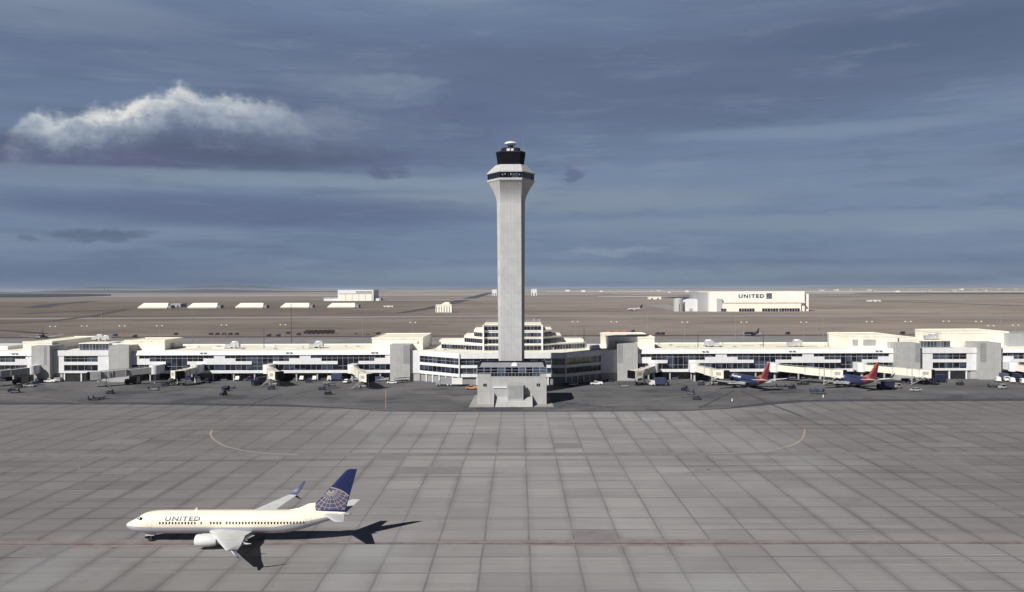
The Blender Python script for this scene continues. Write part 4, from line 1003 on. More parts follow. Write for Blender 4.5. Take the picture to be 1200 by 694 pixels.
for k in range(15):
    an = math.pi*(1.0+k/14); d = Vector((math.cos(an), math.sin(an))); side = Vector((-d.y, d.x))
    fin_line([pole+d*s*.25+side*(.035*(s*.25)**2*(1 if d.x > 0 else -1)) for s in range(1, 30)], .07, b)
tr(b).build('globe_emblem', M_GOLD, fin)
b = MB(); stp = .22
xx = 30.5
while xx < 39:
    zz = 5.25
    while zz < 9.4:
        c4 = [Vector((xx, zz)), Vector((xx+stp, zz)), Vector((xx+stp, zz+stp)), Vector((xx, zz+stp))]
        if all(in_fin(v) for v in c4):
            for sg in (-1, 1): b.add([(v.x, sg*(fin_y(v)+.012), v.y) for v in c4], [(0, 1, 2, 3)])
        zz += stp
    xx += stp
tr(b).build('globe_ground', M_GLOBE, fin)

def sw_fin():
    m = bpy.data.materials.new('red_tail_paint'); m.use_nodes = True; q = G(m.node_tree); b = m.node_tree.nodes['Principled BSDF']
    t = q.n('ShaderNodeTexCoord').outputs['Object']; sp = q.n('ShaderNodeSeparateXYZ'); q.put(sp.inputs[0], t)
    s = q.m('SUBTRACT', sp.outputs[0], q.m('MULTIPLY', sp.outputs[2], .8))
    c = q.ramp(q.m('MULTIPLY', q.m('SUBTRACT', s, 22.5), .14), [(.0, (.33, .13, .10)), (.28, (.28, .07, .06)), (.30, (.135, .015, .028)), (.72, (.125, .013, .025)), (.75, (.02, .03, .12))])
    q.put(b.inputs['Base Color'], c); b.inputs['Roughness'].default_value = .4; return m
def sw_fus():
    m = bpy.data.materials.new('blue_fuselage_with_red_tail_paint'); m.use_nodes = True; q = G(m.node_tree); b = m.node_tree.nodes['Principled BSDF']
    t = q.n('ShaderNodeTexCoord').outputs['Object']; sp = q.n('ShaderNodeSeparateXYZ'); q.put(sp.inputs[0], t)
    s = q.m('ADD', sp.outputs[0], q.m('MULTIPLY', sp.outputs[2], 1.2))
    n = q.noise(t, .6, 4, .5)
    blue = q.mix(n.outputs[0], (.020, .030, .090), (.032, .044, .12))
    c = q.ramp(q.m('MULTIPLY', q.m('SUBTRACT', s, 28.0), .1), [(.0, (.035, .05, .15)), (.34, (.035, .05, .15)), (.35, (.20, .028, .04)), (.62, (.20, .028, .04)), (.64, (.36, .17, .13))])
    c = q.mix(q.m('LESS_THAN', s, 31.4), c, blue)
    q.put(b.inputs['Base Color'], c); b.inputs['Roughness'].default_value = .35; return m
LIV_S = dict(fus=sw_fus(), fin=sw_fin(), fillet=mat('orange_red_fillet_paint', (.36, .16, .12), .4, noise=.05), wing=LIV_U['wing'], winglet=M_NAVY,
             stab=LIV_U['stab'], engine=mat('engine_blue_paint', (.03, .045, .14), .35, noise=.05), belly=mat('blue_belly_paint', (.03, .045, .14), .4), strake=False, gaps=[(12.9, 13.3)])
C_WHITE = mat('white_lettering', (.8, .8, .8), .5)
def sw(px_c, label):
    Yc = 363.5; th = math.atan2(-32.3, 8.0)     # direction from nose to tail
    L0 = 17.5
    cx = WX(px_c, Yc); loc = (cx-math.cos(th)*L0, Yc-math.sin(th)*L0, -.03)
    res = airliner(label, loc, th, LIV_S, 'blue jets with red tails parked at the gates', 4.4)
    for sg in (-1, 1):
        me = text_mesh('Southwest', 1.0, .01, 1.0)
        xv = [v.co.x for v in me.vertices]; yv = [v.co.y for v in me.vertices]; w = max(xv)-min(xv); h = max(yv)-min(yv)
        for v in me.vertices:
            u = (v.co.x-min(xv))/w; k = (v.co.y-min(yv))/h; x = 5.6+8.0*(u if sg < 0 else 1-u); z = 3.9+1.1*k
            v.co = (x, sg*(side_y(x, z)+.03+v.co.z), z)
        me.materials.clear(); me.materials.append(C_WHITE); ob = bpy.data.objects.new('lettering', me); COL.objects.link(ob); ob.parent = res[5]
    return res
sw(877.5, 'blue airliner with red tail parked at the gate, left one of the two')
sw(999.5, 'blue airliner with red tail parked at the gate, right one of the two')

# ================================================================== FAR BUILDINGS
def hangar():
    Y = 1555.0; x0, x1 = WX(832, Y), WX(943, Y); zt_ = WZ(880, 341.6, Y)
    t = thing('aircraft_hangar', 'huge cream hangar with dark lettering on its front, far out on the prairie', 'hangar', ((x0+x1)/2, Y, -.3))
    M_H = mat('hangar_cream_cladding', (.90, .885, .84), .6, noise=.05, scale=.05, joints=(12, 0))
    part('hall', M_H, lambda b: b.box(x0, x1, Y, Y+110, -.3, zt_), t)
    part('lower_front', mat('hangar_lower_cladding', (.89, .86, .76), .6, noise=.04, scale=.05), lambda b: b.box(WX(846, Y), WX(938, Y), Y-4, Y, -.3, WZ(880, 354.5, Y)), t)
    part('parapet_ledge', mat('ledge_tan', (.62, .56, .44), .7), lambda b: b.box(WX(846, Y), x1, Y-4.6, Y-.2, WZ(880, 355.6, Y), WZ(880, 354.5, Y)), t)
    part('side_hall', M_GREYW, lambda b: b.box(WX(820, Y), x0, Y+12, Y+90, -.3, WZ(825, 342.5, Y+12)), t)
    part('end_annex', M_H, lambda b: b.box(x1, WX(949, Y), Y+6, Y+80, -.3, WZ(945, 344.5, Y)), t)
    part('buttress', M_GREYW, lambda b: b.prism([(WX(840, Y), Y), (WX(846, Y), Y), (WX(846, Y), Y-4)], -.3, WZ(843, 350, Y)), t)
    zd = WZ(880, 361.6, Y-4)
    for a, c in ((845, 851), (866, 884), (893, 912), (913, 937)):
        d = part('hangar_door', M_GLASS, lambda b: b.box(WX(a, Y-4), WX(c, Y-4), Y-4.5, Y-3.9, -.3, zd), t)
        n = max(2, int((c-a)/3)); part('door_post', M_CONC2, lambda b: [b.box(WX(a, Y-4)+(WX(c, Y-4)-WX(a, Y-4))*i/n-.35, WX(a, Y-4)+(WX(c, Y-4)-WX(a, Y-4))*i/n+.35, Y-5, Y-4.5, -.3, zd) for i in range(n+1)], d)
    me = text_mesh('UNITED', 1.0, .02, 1.25)
    xv = [v.co.x for v in me.vertices]; yv = [v.co.y for v in me.vertices]
    X0, X1, Z0, Z1 = WX(865.5, Y), WX(895.5, Y), WZ(880, 349.3, Y), WZ(880, 344.9, Y)
    for v in me.vertices:
        v.co = (X0+(X1-X0)*(v.co.x-min(xv))/(max(xv)-min(xv))-ORG[t.name].x, -.35-v.co.z, Z0+(Z1-Z0)*(v.co.y-min(yv))/(max(yv)-min(yv))+.3)
    me.materials.clear(); me.materials.append(M_LOGO); ob = bpy.data.objects.new('lettering', me); COL.objects.link(ob); ob.parent = t
    # emblem: square with a globe of fine lines
    ex, ez, es = WX(901.3, Y), WZ(901, 346.9, Y), 5.0
    em = part('emblem', M_LOGO, lambda b: b.box(ex-es, ex+es, Y-.4, Y+.1, ez-es, ez+es), t)
    def lines(b):
        cx, cz = ex-1.5, ez-2.5
        for k in range(1, 6):
            pts = [(cx+k*1.35*math.cos(a_*.13), cz+k*1.35*math.sin(a_*.13)) for a_ in range(0, 49)]
            for p, q in zip(pts[:-1], pts[1:]):
                if all(abs(v[0]-ex) < es-.3 and abs(v[1]-ez) < es-.3 for v in (p, q)): b.tube((p[0], Y-.5, p[1]), (q[0], Y-.5, q[1]), .17, n=4)
        for k in range(9):
            a_ = math.pi*2*k/9; p = (cx, cz); pts = [(cx+s*.5*math.cos(a_+s*.02), cz+s*.5*math.sin(a_+s*.02)) for s in range(20)]
            for p, q in zip(pts[:-1], pts[1:]):
                if all(abs(v[0]-ex) < es-.3 and abs(v[1]-ez) < es-.3 for v in (p, q)): b.tube((p[0], Y-.5, p[1]), (q[0], Y-.5, q[1]), .15, n=4)
    part('globe_lines', M_GREYW, lines, em)
    # ancillary low white hall and tanks
    X = WX(813, Y+30); ann = thing('low_white_hall', 'low white hall with rounded roof beside the left end of the huge hangar', 'building', (X, Y+20, -.3))
    x_a, x_b = WX(803, Y+20), WX(823, Y+20); zz = WZ(812, 351, Y+20)
    part('wall', M_WHITE, lambda b: b.box(x_a, x_b, Y+20, Y+60, -.3, zz*.8), ann)
    part('roof', M_WHITE, lambda b: b.loft([[(x_a+(x_b-x_a)*k/8, yy, zz*.8+zz*.25*math.sin(math.pi*k/8)) for k in range(9)] for yy in (Y+20, Y+60)], True, True), ann)
    part('door', M_GREYW, lambda b: b.box(x_a+8, x_a+14, Y+19.7, Y+20, -.3, 5), ann)
    X = WX(795, Y+20); r = (WX(800.5, Y+20)-WX(789.5, Y+20))/2; tk = thing('storage_tank', 'round pale tank left of the low white hall near the huge hangar', 'tank', (X, Y+20, -.3))
    part('shell', M_UNIT, lambda b: b.tube((X, Y+20, -.3), (X, Y+20, WZ(795, 350.3, Y+20)), r, n=28), tk)
    part('lid', M_WHITE, lambda b: b.tube((X, Y+20, WZ(795, 350.3, Y+20)), (X, Y+20, WZ(795, 349.6, Y+20)), r*1.02, r*.3, n=28), tk)
    part('ladder', M_POLED, lambda b: b.box(X-.4, X+.4, Y+20-r-.5, Y+20-r, -.3, 14), tk)
hangar()
def hangar2():
    Y = 3200.0; x0, x1 = WX(396.3, Y), WX(438, Y); zt_ = WZ(417, 339.8, Y)
    t = thing('aircraft_hangar', 'white hangar with grey top band, left of the tower beyond the row of long sheds', 'hangar', ((x0+x1)/2, Y, -.3))
    part('hall', M_WHITE, lambda b: b.box(x0, x1, Y, Y+120, -.3, zt_), t)
    part('door_recess', M_GREYW, lambda b: (b.box(x0+5, x1-5, Y-1, Y, zt_*.60, zt_*.68), b.box(x0+70, x1-6, Y-1, Y, zt_*.72, zt_*.9)), t)
    for k in range(5):
        X = x0+5+(x1-x0-10)*(k+.0)/5; part('hangar_door', M_CREAM, lambda b: b.box(X+.8, X+(x1-x0-10)/5-.8, Y-2, Y, -.3, zt_*.6), t)
    t2 = thing('workshop_annex', 'low white workshop strip on the left side of the distant white hangar', 'building', (WX(388, Y), Y, -.3))
    part('wall', M_WHITE, lambda b: b.box(WX(379, Y), WX(396, Y), Y+10, Y+60, -.3, WZ(388, 349.4, Y)), t2)
    part('roof', M_GREYROOF, lambda b: b.box(WX(379, Y)-2, WX(396, Y), Y+8, Y+62, WZ(388, 349.4, Y), WZ(388, 349.4, Y)+1.5), t2)
    t3 = thing('workshop_annex', 'small white and grey block touching the right side of the distant white hangar', 'building', (WX(441, Y), Y, -.3))
    part('wall', M_GREYW, lambda b: b.box(WX(438.2, Y), WX(446, Y), Y+10, Y+60, -.3, WZ(442, 349.5, Y)), t3)
    part('door', M_WHITE, lambda b: b.box(WX(440, Y), WX(444, Y), Y+9, Y+10, -.3, 8), t3)
hangar2()
M_SHED = mat('shed_white_roof', (.78, .76, .70), .6, noise=.06, scale=.05)
names = ['leftmost of the five long white-roofed sheds on the prairie', 'second from left of the five long white-roofed sheds', 'middle one of the five long white-roofed sheds on the prairie',
         'fourth from left of the five long white-roofed sheds', 'rightmost of the five long white-roofed sheds, in front of the distant white hangar']
for (a, c), lb in zip(((162, 196), (220, 254), (276, 308), (329, 362), (384, 416)), names):
    Y = 1990.0; x0, x1 = WX(a, Y), WX(c, Y); h = 6.5; hr = WZ((a+c)/2, 355.8, Y+16)
    t = thing('long_shed', lb, 'shed', ((x0+x1)/2, Y, -.3), 0, 'long white roofed sheds in a row')
    part('wall', M_CREAM, lambda b: b.box(x0, x1, Y, Y+30, -.3, 2.2), t)
    part('roof', M_SHED, lambda b: b.loft([[(x0-1, Y-1, 1.6), (x0-1+9, Y+15, hr+1.5), (x0-1, Y+31, 1.6)], [(x1+1, Y-1, 1.6), (x1-2, Y+15, hr+1.5), (x1+1, Y+31, 1.6)]], True, False), t)
    part('door', M_DARK, lambda b: [b.box(x1+1.05, x1+1.2, Y+8+k*5, Y+11+k*5, -.3, 3.4) for k in range(3)], t) if 0 else None
    (lambda *a: None)('door', M_DARK, lambda b: [b.box(x0+6+k*16, x0+11+k*16, Y-.3, Y, -.3, 3.2) for k in range(3)], t)
    part('lean_to', M_CONCD, lambda b: b.box(x1+1.2, x1+9, Y+2, Y+24, -.3, 7), t)
def blk(name, label, cat, px0, px1, Y, pyt, m, dep=25, group=None, roofm=None, doors=2):
    x0, x1 = WX(px0, Y), WX(px1, Y); zt_ = WZ((px0+px1)/2, pyt, Y)
    t = thing(name, label, cat, ((x0+x1)/2, Y, -.3), 0, group)
    part('wall', m, lambda b: b.box(x0, x1, Y, Y+dep, -.3, zt_), t)
    part('roof', roofm or M_GREYROOF, lambda b: b.box(x0-.5, x1+.5, Y-.5, Y+dep+.5, zt_, zt_+max(.5, zt_*.05)), t)
    if doors: part('door', M_DARK, lambda b: [b.box(x0+(x1-x0)*(k+.3)/doors, x0+(x1-x0)*(k+.6)/doors, Y-.3, Y, -.3, zt_*.45) for k in range(doors)], t)
    return t, x0, x1, zt_
t, x0, x1, zt_ = blk('pump_house', 'cream building with ribbed front beside the diagonal road, left of the tower', 'building', 511, 529.5, 1560, 357.5, M_CREAM, 30, None, M_ROOF, 0)
part('pier', M_WHITE, lambda b: [b.box(x0+(x1-x0)*k/6-.6, x0+(x1-x0)*k/6+.6, 1558.5, 1560, -.3, zt_*.85) for k in range(7)], t)
part('upper_roof', M_ROOF, lambda b: b.loft([[(x0+8, 1562, zt_), (x0+16, 1575, zt_+5), (x0+8, 1588, zt_)], [(x1-2, 1562, zt_), (x1-6, 1575, zt_+5), (x1-2, 1588, zt_)]], True, False), t)
blk('white_tower_block', 'small white cube on the horizon, just right of the control tower', 'building', 622.8, 629.3, 5200, 339.2, M_WHITE, 40, None, M_WHITE)
blk('white_tower_block', 'small white cube on the horizon, just left of the control tower', 'building', 577, 582.5, 5200, 339.6, M_WHITE, 40, None, M_WHITE)
blk('low_depot', 'low pale depot with dark end, on the prairie left of the huge hangar tank', 'building', 761, 775, 3300, 348, M_CREAM, 40)
blk('grey_depot', 'low grey building with dark gap between the first and second long sheds', 'building', 200.5, 212, 2150, 356, M_GREYW, 40)
blk('low_depot', 'low cream depot right of the fifth long shed', 'building', 450, 461, 2050, 358.5, M_CREAM, 20)
blk('low_depot', 'low long white building far out on the prairie right of the huge hangar', 'building', 1020, 1032, 2600, 351.8, M_WHITE, 30)
rb = random.Random(5)
for k in range(34):
    px = 655+545*(k+rb.random()*.8)/34; Y = rb.choice((9000, 11000, 13000, 8000)); wpx = 1.5+rb.random()*4
    if 815 < px < 955: continue
    z = 10+rb.random()*14; x0 = WX(px, Y); x1 = WX(px+wpx, Y)
    m_ = rb.choice((M_WHITE, M_GREYW, M_CONC2, M_CREAM))
    t = thing('far_warehouse', 'tiny pale warehouse among the others strung along the right horizon', 'warehouse', (x0, Y, -.3), 0, 'far warehouses along the right horizon')
    part('wall', m_, lambda b: b.box(x0, x1, Y, Y+60, -.3, z), t); part('roof', M_GREYROOF, lambda b: b.box(x0-2, x1+2, Y-2, Y+62, z, z+1.5), t)

# ================================================================== LIGHT MASTS
def mast(px, pyb, Y, ztop, label, heads=2, m=M_POLE, grp='floodlight masts beyond the concourse', r=.16, zb=0, headw=.9):
    X = WX(px, Y)
    t = thing('light_mast', label, 'light mast', (X, Y, zb), 0, grp)
    part('pole', m, lambda b: b.tube((X, Y, zb), (X, Y, ztop), r*1.5, r, 6), t)
    if heads:
        part('crossarm', m, lambda b: b.box(X-heads*.9, X+heads*.9, Y-.08, Y+.08, ztop-.2, ztop), t)
        for k in range(heads):
            cx = X-heads*.9+1.8*heads*(k/(heads-1) if heads > 1 else .5)
            part('lamp_head', M_LAMP, lambda b: b.box(cx-headw/2, cx+headw/2, Y-.5, Y+.4, ztop-.35, ztop+.25), t)
    return t
FLM = [(62.5, 382.5, 'above the leftmost stair tower'), (99.5, 382, 'above the left pavilion clerestory'), (143.7, 382, 'above the second stair tower from the left'), (187.5, 381.7, 'above the left wing penthouse door'),
       (263, 381, 'above the first air handler of the left wing'), (332, 380.5, 'above the middle of the left wing'), (484, 378, 'above the stair tower left of the hub'), (719.5, 377, 'above the stair tower right of the hub'),
       (802.5, 377.5, 'left of the left air handler of the right wing'), (871.8, 377.5, 'between the two air handlers of the right wing'), (941.7, 377.5, 'right of the right air handler of the right wing'),
       (1018.7, 377, 'above the grey louvres of the right penthouse'), (1064, 376.7, 'above the stair tower next to the louvred penthouse'), (1108.5, 376.5, 'above the right pavilion'), (1146.7, 376.7, 'above the rightmost stair tower'),
       (1161, 381.7, 'just right of the rightmost stair tower'), (1190, 381, 'near the right edge of the photo'), (629, 375, 'just right of the control tower shaft'), (674, 377, 'behind the right terraces of the hub')]
for px, py, lb in FLM:
    mast(px, 0, 560, WZ(px, py, 560), 'thin twin-head mast beyond the concourse, '+lb, 2, M_POLE, r=.13, headw=.8)
for px, y0, lb in ((225.8, 362, 'tall thin mast rising behind the left wing, left one of a pair'), (119.5, 366, 'tall thin mast rising behind the far left pavilion'), (341.5, 356, 'tallest thin dark mast rising behind the left wing'),
                   (759.5, 367, 'tall thin pale mast rising behind the right wing near its penthouse'), (862, 370, 'tall thin pale mast rising behind the middle of the right wing'), (965, 365, 'tall thin pale mast left of the louvred penthouse'),
                   (1172, 367, 'tall thin mast near the right edge, above the rightmost stair tower'), (425.5, 375, 'tall thin pale mast left of the cream penthouse beside the hub')):
    mast(px, 0, 470, WZ(px, y0, 470), lb, 0, M_POLE if px != 341.5 else M_POLED, 'tall masts behind the concourse', r=.14)
for px, y0, lb in ((309.5, 385, 'dark pole standing on the left wing roof, middle'), (818, 391, 'dark pole on the right wing roof, left of the left air handler'), (894.5, 390, 'dark pole on the right wing roof, between the air handlers'),
                   (970.5, 391, 'dark pole on the right wing roof, left of the louvred penthouse'), (684.5, 384, 'dark pole on the hub roof, right of the terraces'), (48.5, 397, 'short dark pole on the leftmost penthouse roof'), (74, 399, 'dark pole against the grey side of the leftmost penthouse')):
    zb_ = ZB[6]-.06 if px not in (684.5, 48.5, 74) else (16.1 if px == 684.5 else (18.7 if px == 48.5 else ZB[6]-.1))
    mast(px, 0, 411, WZ(px, y0, 411), lb, 0, M_POLED, 'dark poles on the concourse roof', r=.12, zb=zb_)

# ================================================================== VEHICLES
def vbox(b, x0, x1, y0, y1, z0, z1, tx=0.0, ty=0.0):
    return b.loft([[(x0, y0, z0), (x1, y0, z0), (x1, y1, z0), (x0, y1, z0)], [(x0+tx, y0+ty, z1), (x1-tx, y0+ty, z1), (x1-tx, y1-ty, z1), (x0+tx, y1-ty, z1)]], True, False)
def wheels(t, xs_, y, r, w=.28):
    for x in xs_:
        for s in (-1, 1):
            MB().tube((x, s*y-w/2*s, r), (x, s*y+w/2*s, r), r, n=12).build('wheel', M_RUB, t)
def vpart(t, name, m, fn): b = MB(); fn(b); return b.build(name, m, t)
C_ = {'white': mat('vehicle_white', (.78, .78, .76), .4, noise=.06), 'navy': mat('vehicle_navy', (.022, .028, .070), .45, noise=.1), 'black': mat('vehicle_black', (.02, .02, .025), .5, noise=.1), 'grey': mat('vehicle_grey', (.30, .31, .33), .45, noise=.08),
      'orange': mat('vehicle_orange', (.50, .24, .12), .5, noise=.1), 'red': mat('vehicle_dark_red', (.14, .02, .03), .5, noise=.1), 'blue': mat('vehicle_blue', (.05, .07, .14), .45, noise=.1), 'silver': mat('vehicle_silver', (.5, .52, .54), .35, .3, noise=.05),
      'bag': mat('luggage_dark', (.04, .045, .09), .8, noise=.4, scale=2), 'yellow': mat('vehicle_yellow', (.55, .40, .10), .5)}
def tug(c):
    t = thing('baggage_tug', 'x', 'baggage tug'); m = C_[c]
    vpart(t, 'body', m, lambda b: (vbox(b, -1.5, 1.5, -.8, .8, .35, 1.05, .05, .04), vbox(b, -1.5, -.4, -.75, .75, 1.05, 1.35, .1, .05)))
    vpart(t, 'canopy', m, lambda b: vbox(b, -.6, 1.1, -.8, .8, 1.95, 2.08, .05, .05))
    vpart(t, 'canopy_post', M_POLED, lambda b: [b.tube((x, y, 1.0), (x, y, 1.97), .04, n=4) for x in (-.5, 1.0) for y in (-.7, .7)])
    vpart(t, 'seat', M_BLACK, lambda b: (vbox(b, .2, .8, -.6, .6, 1.05, 1.25), vbox(b, .8, .95, -.6, .6, 1.05, 1.7)))
    wheels(t, (-1.0, 1.0), .75, .36); return t
def cart(c, load=True):
    t = thing('baggage_cart', 'x', 'baggage cart'); m = C_[c]
    vpart(t, 'deck', M_POLE, lambda b: vbox(b, -1.7, 1.7, -.8, .8, .5, .65)); vpart(t, 'roof', m, lambda b: vbox(b, -1.6, 1.6, -.85, .85, 2.1, 2.25, .1, .1))
    vpart(t, 'end_panel', m, lambda b: (b.box(-1.6, -1.5, -.78, .78, .65, 2.1), b.box(1.5, 1.6, -.78, .78, .65, 2.1)))
    if load: vpart(t, 'luggage', C_['bag'], lambda b: [b.box(-1.4+k*.57, -.9+k*.57, -.6, .6, .65, 1.2+.25*((k*3) % 3)) for k in range(5)])
    vpart(t, 'drawbar', M_POLED, lambda b: b.tube((1.7, 0, .5), (2.5, 0, .4), .05, n=4)); wheels(t, (-1.1, 1.1), .65, .28, .2); return t
def van(c, pick=False):
    t = thing('pickup_truck' if pick else 'van', 'x', 'pickup truck' if pick else 'van'); m = C_[c]
    if pick:
        vpart(t, 'body', m, lambda b: (vbox(b, -2.7, 2.7, -.95, .95, .45, 1.1, .05, .04), b.box(.6, 2.65, -.93, -.83, 1.1, 1.45), b.box(.6, 2.65, .83, .93, 1.1, 1.45)))
        vpart(t, 'cab', m, lambda b: vbox(b, -1.3, .6, -.88, .88, 1.1, 1.85, .35, .12)); vpart(t, 'windscreen', M_GLASS, lambda b: vbox(b, -1.32, .5, -.89, .89, 1.18, 1.68, .28, .10)); wheels(t, (-1.8, 1.7), .85, .4)
    else:
        vpart(t, 'body', m, lambda b: (vbox(b, -2.6, 2.6, -1, 1, .4, 1.25, .04, .04), vbox(b, -1.9, 2.55, -.96, .96, 1.25, 2.3, .3, .14)))
        vpart(t, 'windscreen', M_GLASS, lambda b: vbox(b, -1.86, -.9, -.97, .97, 1.35, 2.0, .2, .1)); vpart(t, 'side_window', M_GLASS, lambda b: b.box(-.8, 2.0, -.955, .955, 1.4, 1.95)); wheels(t, (-1.7, 1.7), .9, .38)
    vpart(t, 'headlight', M_LAMP, lambda b: b.box(-2.66, -2.58, -.85, -.5, .8, 1.0)); vpart(t, 'headlight', M_LAMP, lambda b: b.box(-2.66, -2.58, .5, .85, .8, 1.0))
    vpart(t, 'bumper', M_POLED, lambda b: b.box(-2.75, -2.6, -.9, .9, .4, .65)); return t
def car(c):
    t = thing('car', 'x', 'car'); m = C_[c]
    vpart(t, 'body', m, lambda b: vbox(b, -2.2, 2.2, -.88, .88, .35, .95, .08, .05)); vpart(t, 'cabin', M_GLASS, lambda b: vbox(b, -1.2, 1.5, -.8, .8, .95, 1.4, .45, .12))
    vpart(t, 'roof', m, lambda b: vbox(b, -.75, 1.05, -.68, .68, 1.4, 1.46, .05, .05)); wheels(t, (-1.4, 1.4), .78, .33, .2)
    vpart(t, 'headlight', M_LAMP, lambda b: b.box(-2.22, -2.14, -.75, -.45, .6, .75)); vpart(t, 'headlight', M_LAMP, lambda b: b.box(-2.22, -2.14, .45, .75, .6, .75)); return t
def truck(c, cb='white', L=7.0, hgt=3.6):
    t = thing('box_truck', 'x', 'truck')
    vpart(t, 'cab', C_['white' if c in ('white', 'blue') else c], lambda b: (vbox(b, -L/2, -L/2+2, -1.1, 1.1, .5, 1.5), vbox(b, -L/2+.1, -L/2+2, -1.08, 1.08, 1.5, 2.5, .15, .1))); vpart(t, 'windscreen', M_GLASS, lambda b: b.box(-L/2+.12, -L/2+.3, -.95, .95, 1.55, 2.3))
    vpart(t, 'cargo_box', C_[c], lambda b: b.box(-L/2+2.15, L/2, -1.25, 1.25, .95, hgt)); vpart(t, 'chassis', M_POLED, lambda b: b.box(-L/2, L/2, -.5, .5, .5, .95))
    wheels(t, (-L/2+1.1, L/2-1.5, L/2-2.7), 1.0, .5); return t
def loader(c):
    t = thing('belt_loader', 'x', 'belt loader')
    vpart(t, 'body', C_[c], lambda b: vbox(b, -2.6, 2.6, -.9, .9, .4, .95)); vpart(t, 'belt', M_RUB, lambda b: b.loft([[(-3.6, -.45, 1.0), (-3.6, .45, 1.0), (-3.6, .45, 1.15), (-3.6, -.45, 1.15)], [(3.8, -.45, 2.8), (3.8, .45, 2.8), (3.8, .45, 2.95), (3.8, -.45, 2.95)]], True, False))
    vpart(t, 'belt_frame', M_METAL, lambda b: (b.tube((-3.6, -.55, 1.05), (3.8, -.55, 2.9), .09, n=4), b.tube((-3.6, .55, 1.05), (3.8, .55, 2.9), .09, n=4), b.tube((1, -.4, .9), (1, -.4, 2.15), .07, n=4), b.tube((1, .4, .9), (1, .4, 2.15), .07, n=4)))
    vpart(t, 'seat', M_BLACK, lambda b: b.box(-1.4, -.8, -.85, -.5, .95, 1.6)); wheels(t, (-1.8, 1.8), .8, .38); return t
def dolly(c):
    t = thing('container_dolly', 'x', 'cargo dolly')
    vpart(t, 'deck', M_POLE, lambda b: b.box(-1.8, 1.8, -1.2, 1.2, .4, .55)); vpart(t, 'container', C_[c], lambda b: b.prism([(-1.5, -1), (1.5, -1), (1.5, 1), (-1.5, 1)], .55, 2.1))
    wheels(t, (-1.2, 1.2), .9, .25, .2); return t
def flatcart(c):
    t = thing('flat_cart', 'x', 'flat cart')
    vpart(t, 'deck', C_[c], lambda b: b.box(-2.2, 2.2, -.9, .9, .5, .62)); vpart(t, 'end_rail', M_POLED, lambda b: (b.box(-2.2, -2.1, -.9, .9, .6, 1.5), b.box(2.1, 2.2, -.9, .9, .6, 1.2)))
    wheels(t, (-1.6, 1.6), .7, .28, .2); return t
def cone(c):
    t = thing('safety_marker', 'x', 'marker')
    vpart(t, 'cone', C_['white'], lambda b: b.tube((0, 0, .05), (0, 0, 1.1), .28, .1, 10)); vpart(t, 'foot', M_BLACK, lambda b: b.box(-.4, .4, -.4, .4, 0, .06)); return t
PROTO = {}; MK = {'tug': tug, 'cart': cart, 'van': van, 'pickup': lambda c: van(c, True), 'car': car, 'truck': truck, 'loader': loader, 'dolly': dolly, 'flat': flatcart, 'cone': cone}
GRP = {'tug': 'baggage tugs on the ramp', 'cart': 'baggage carts on the ramp', 'van': 'vans on the ramp', 'pickup': 'pickups on the ramp', 'car': 'cars on the ramp', 'truck': 'trucks on the ramp', 'loader': 'belt loaders on the ramp', 'dolly': 'cargo dollies on the ramp', 'flat': 'flat carts on the ramp', 'cone': 'small white markers on the ramp'}
def veh(kind, c, px, py, rot, label, grp=None, z=-.03, sc=1.0):
    key = (kind, c)
    p = gp(px, py, z)
    if key not in PROTO: o = PROTO[key] = MK[kind](c)
    else: o = copy_tree(PROTO[key])
    o.location = p; o.rotation_euler = (0, 0, R(rot)); o['label'] = label; o['group'] = grp or GRP[kind]
    o.scale = (sc, sc, sc)
    return o
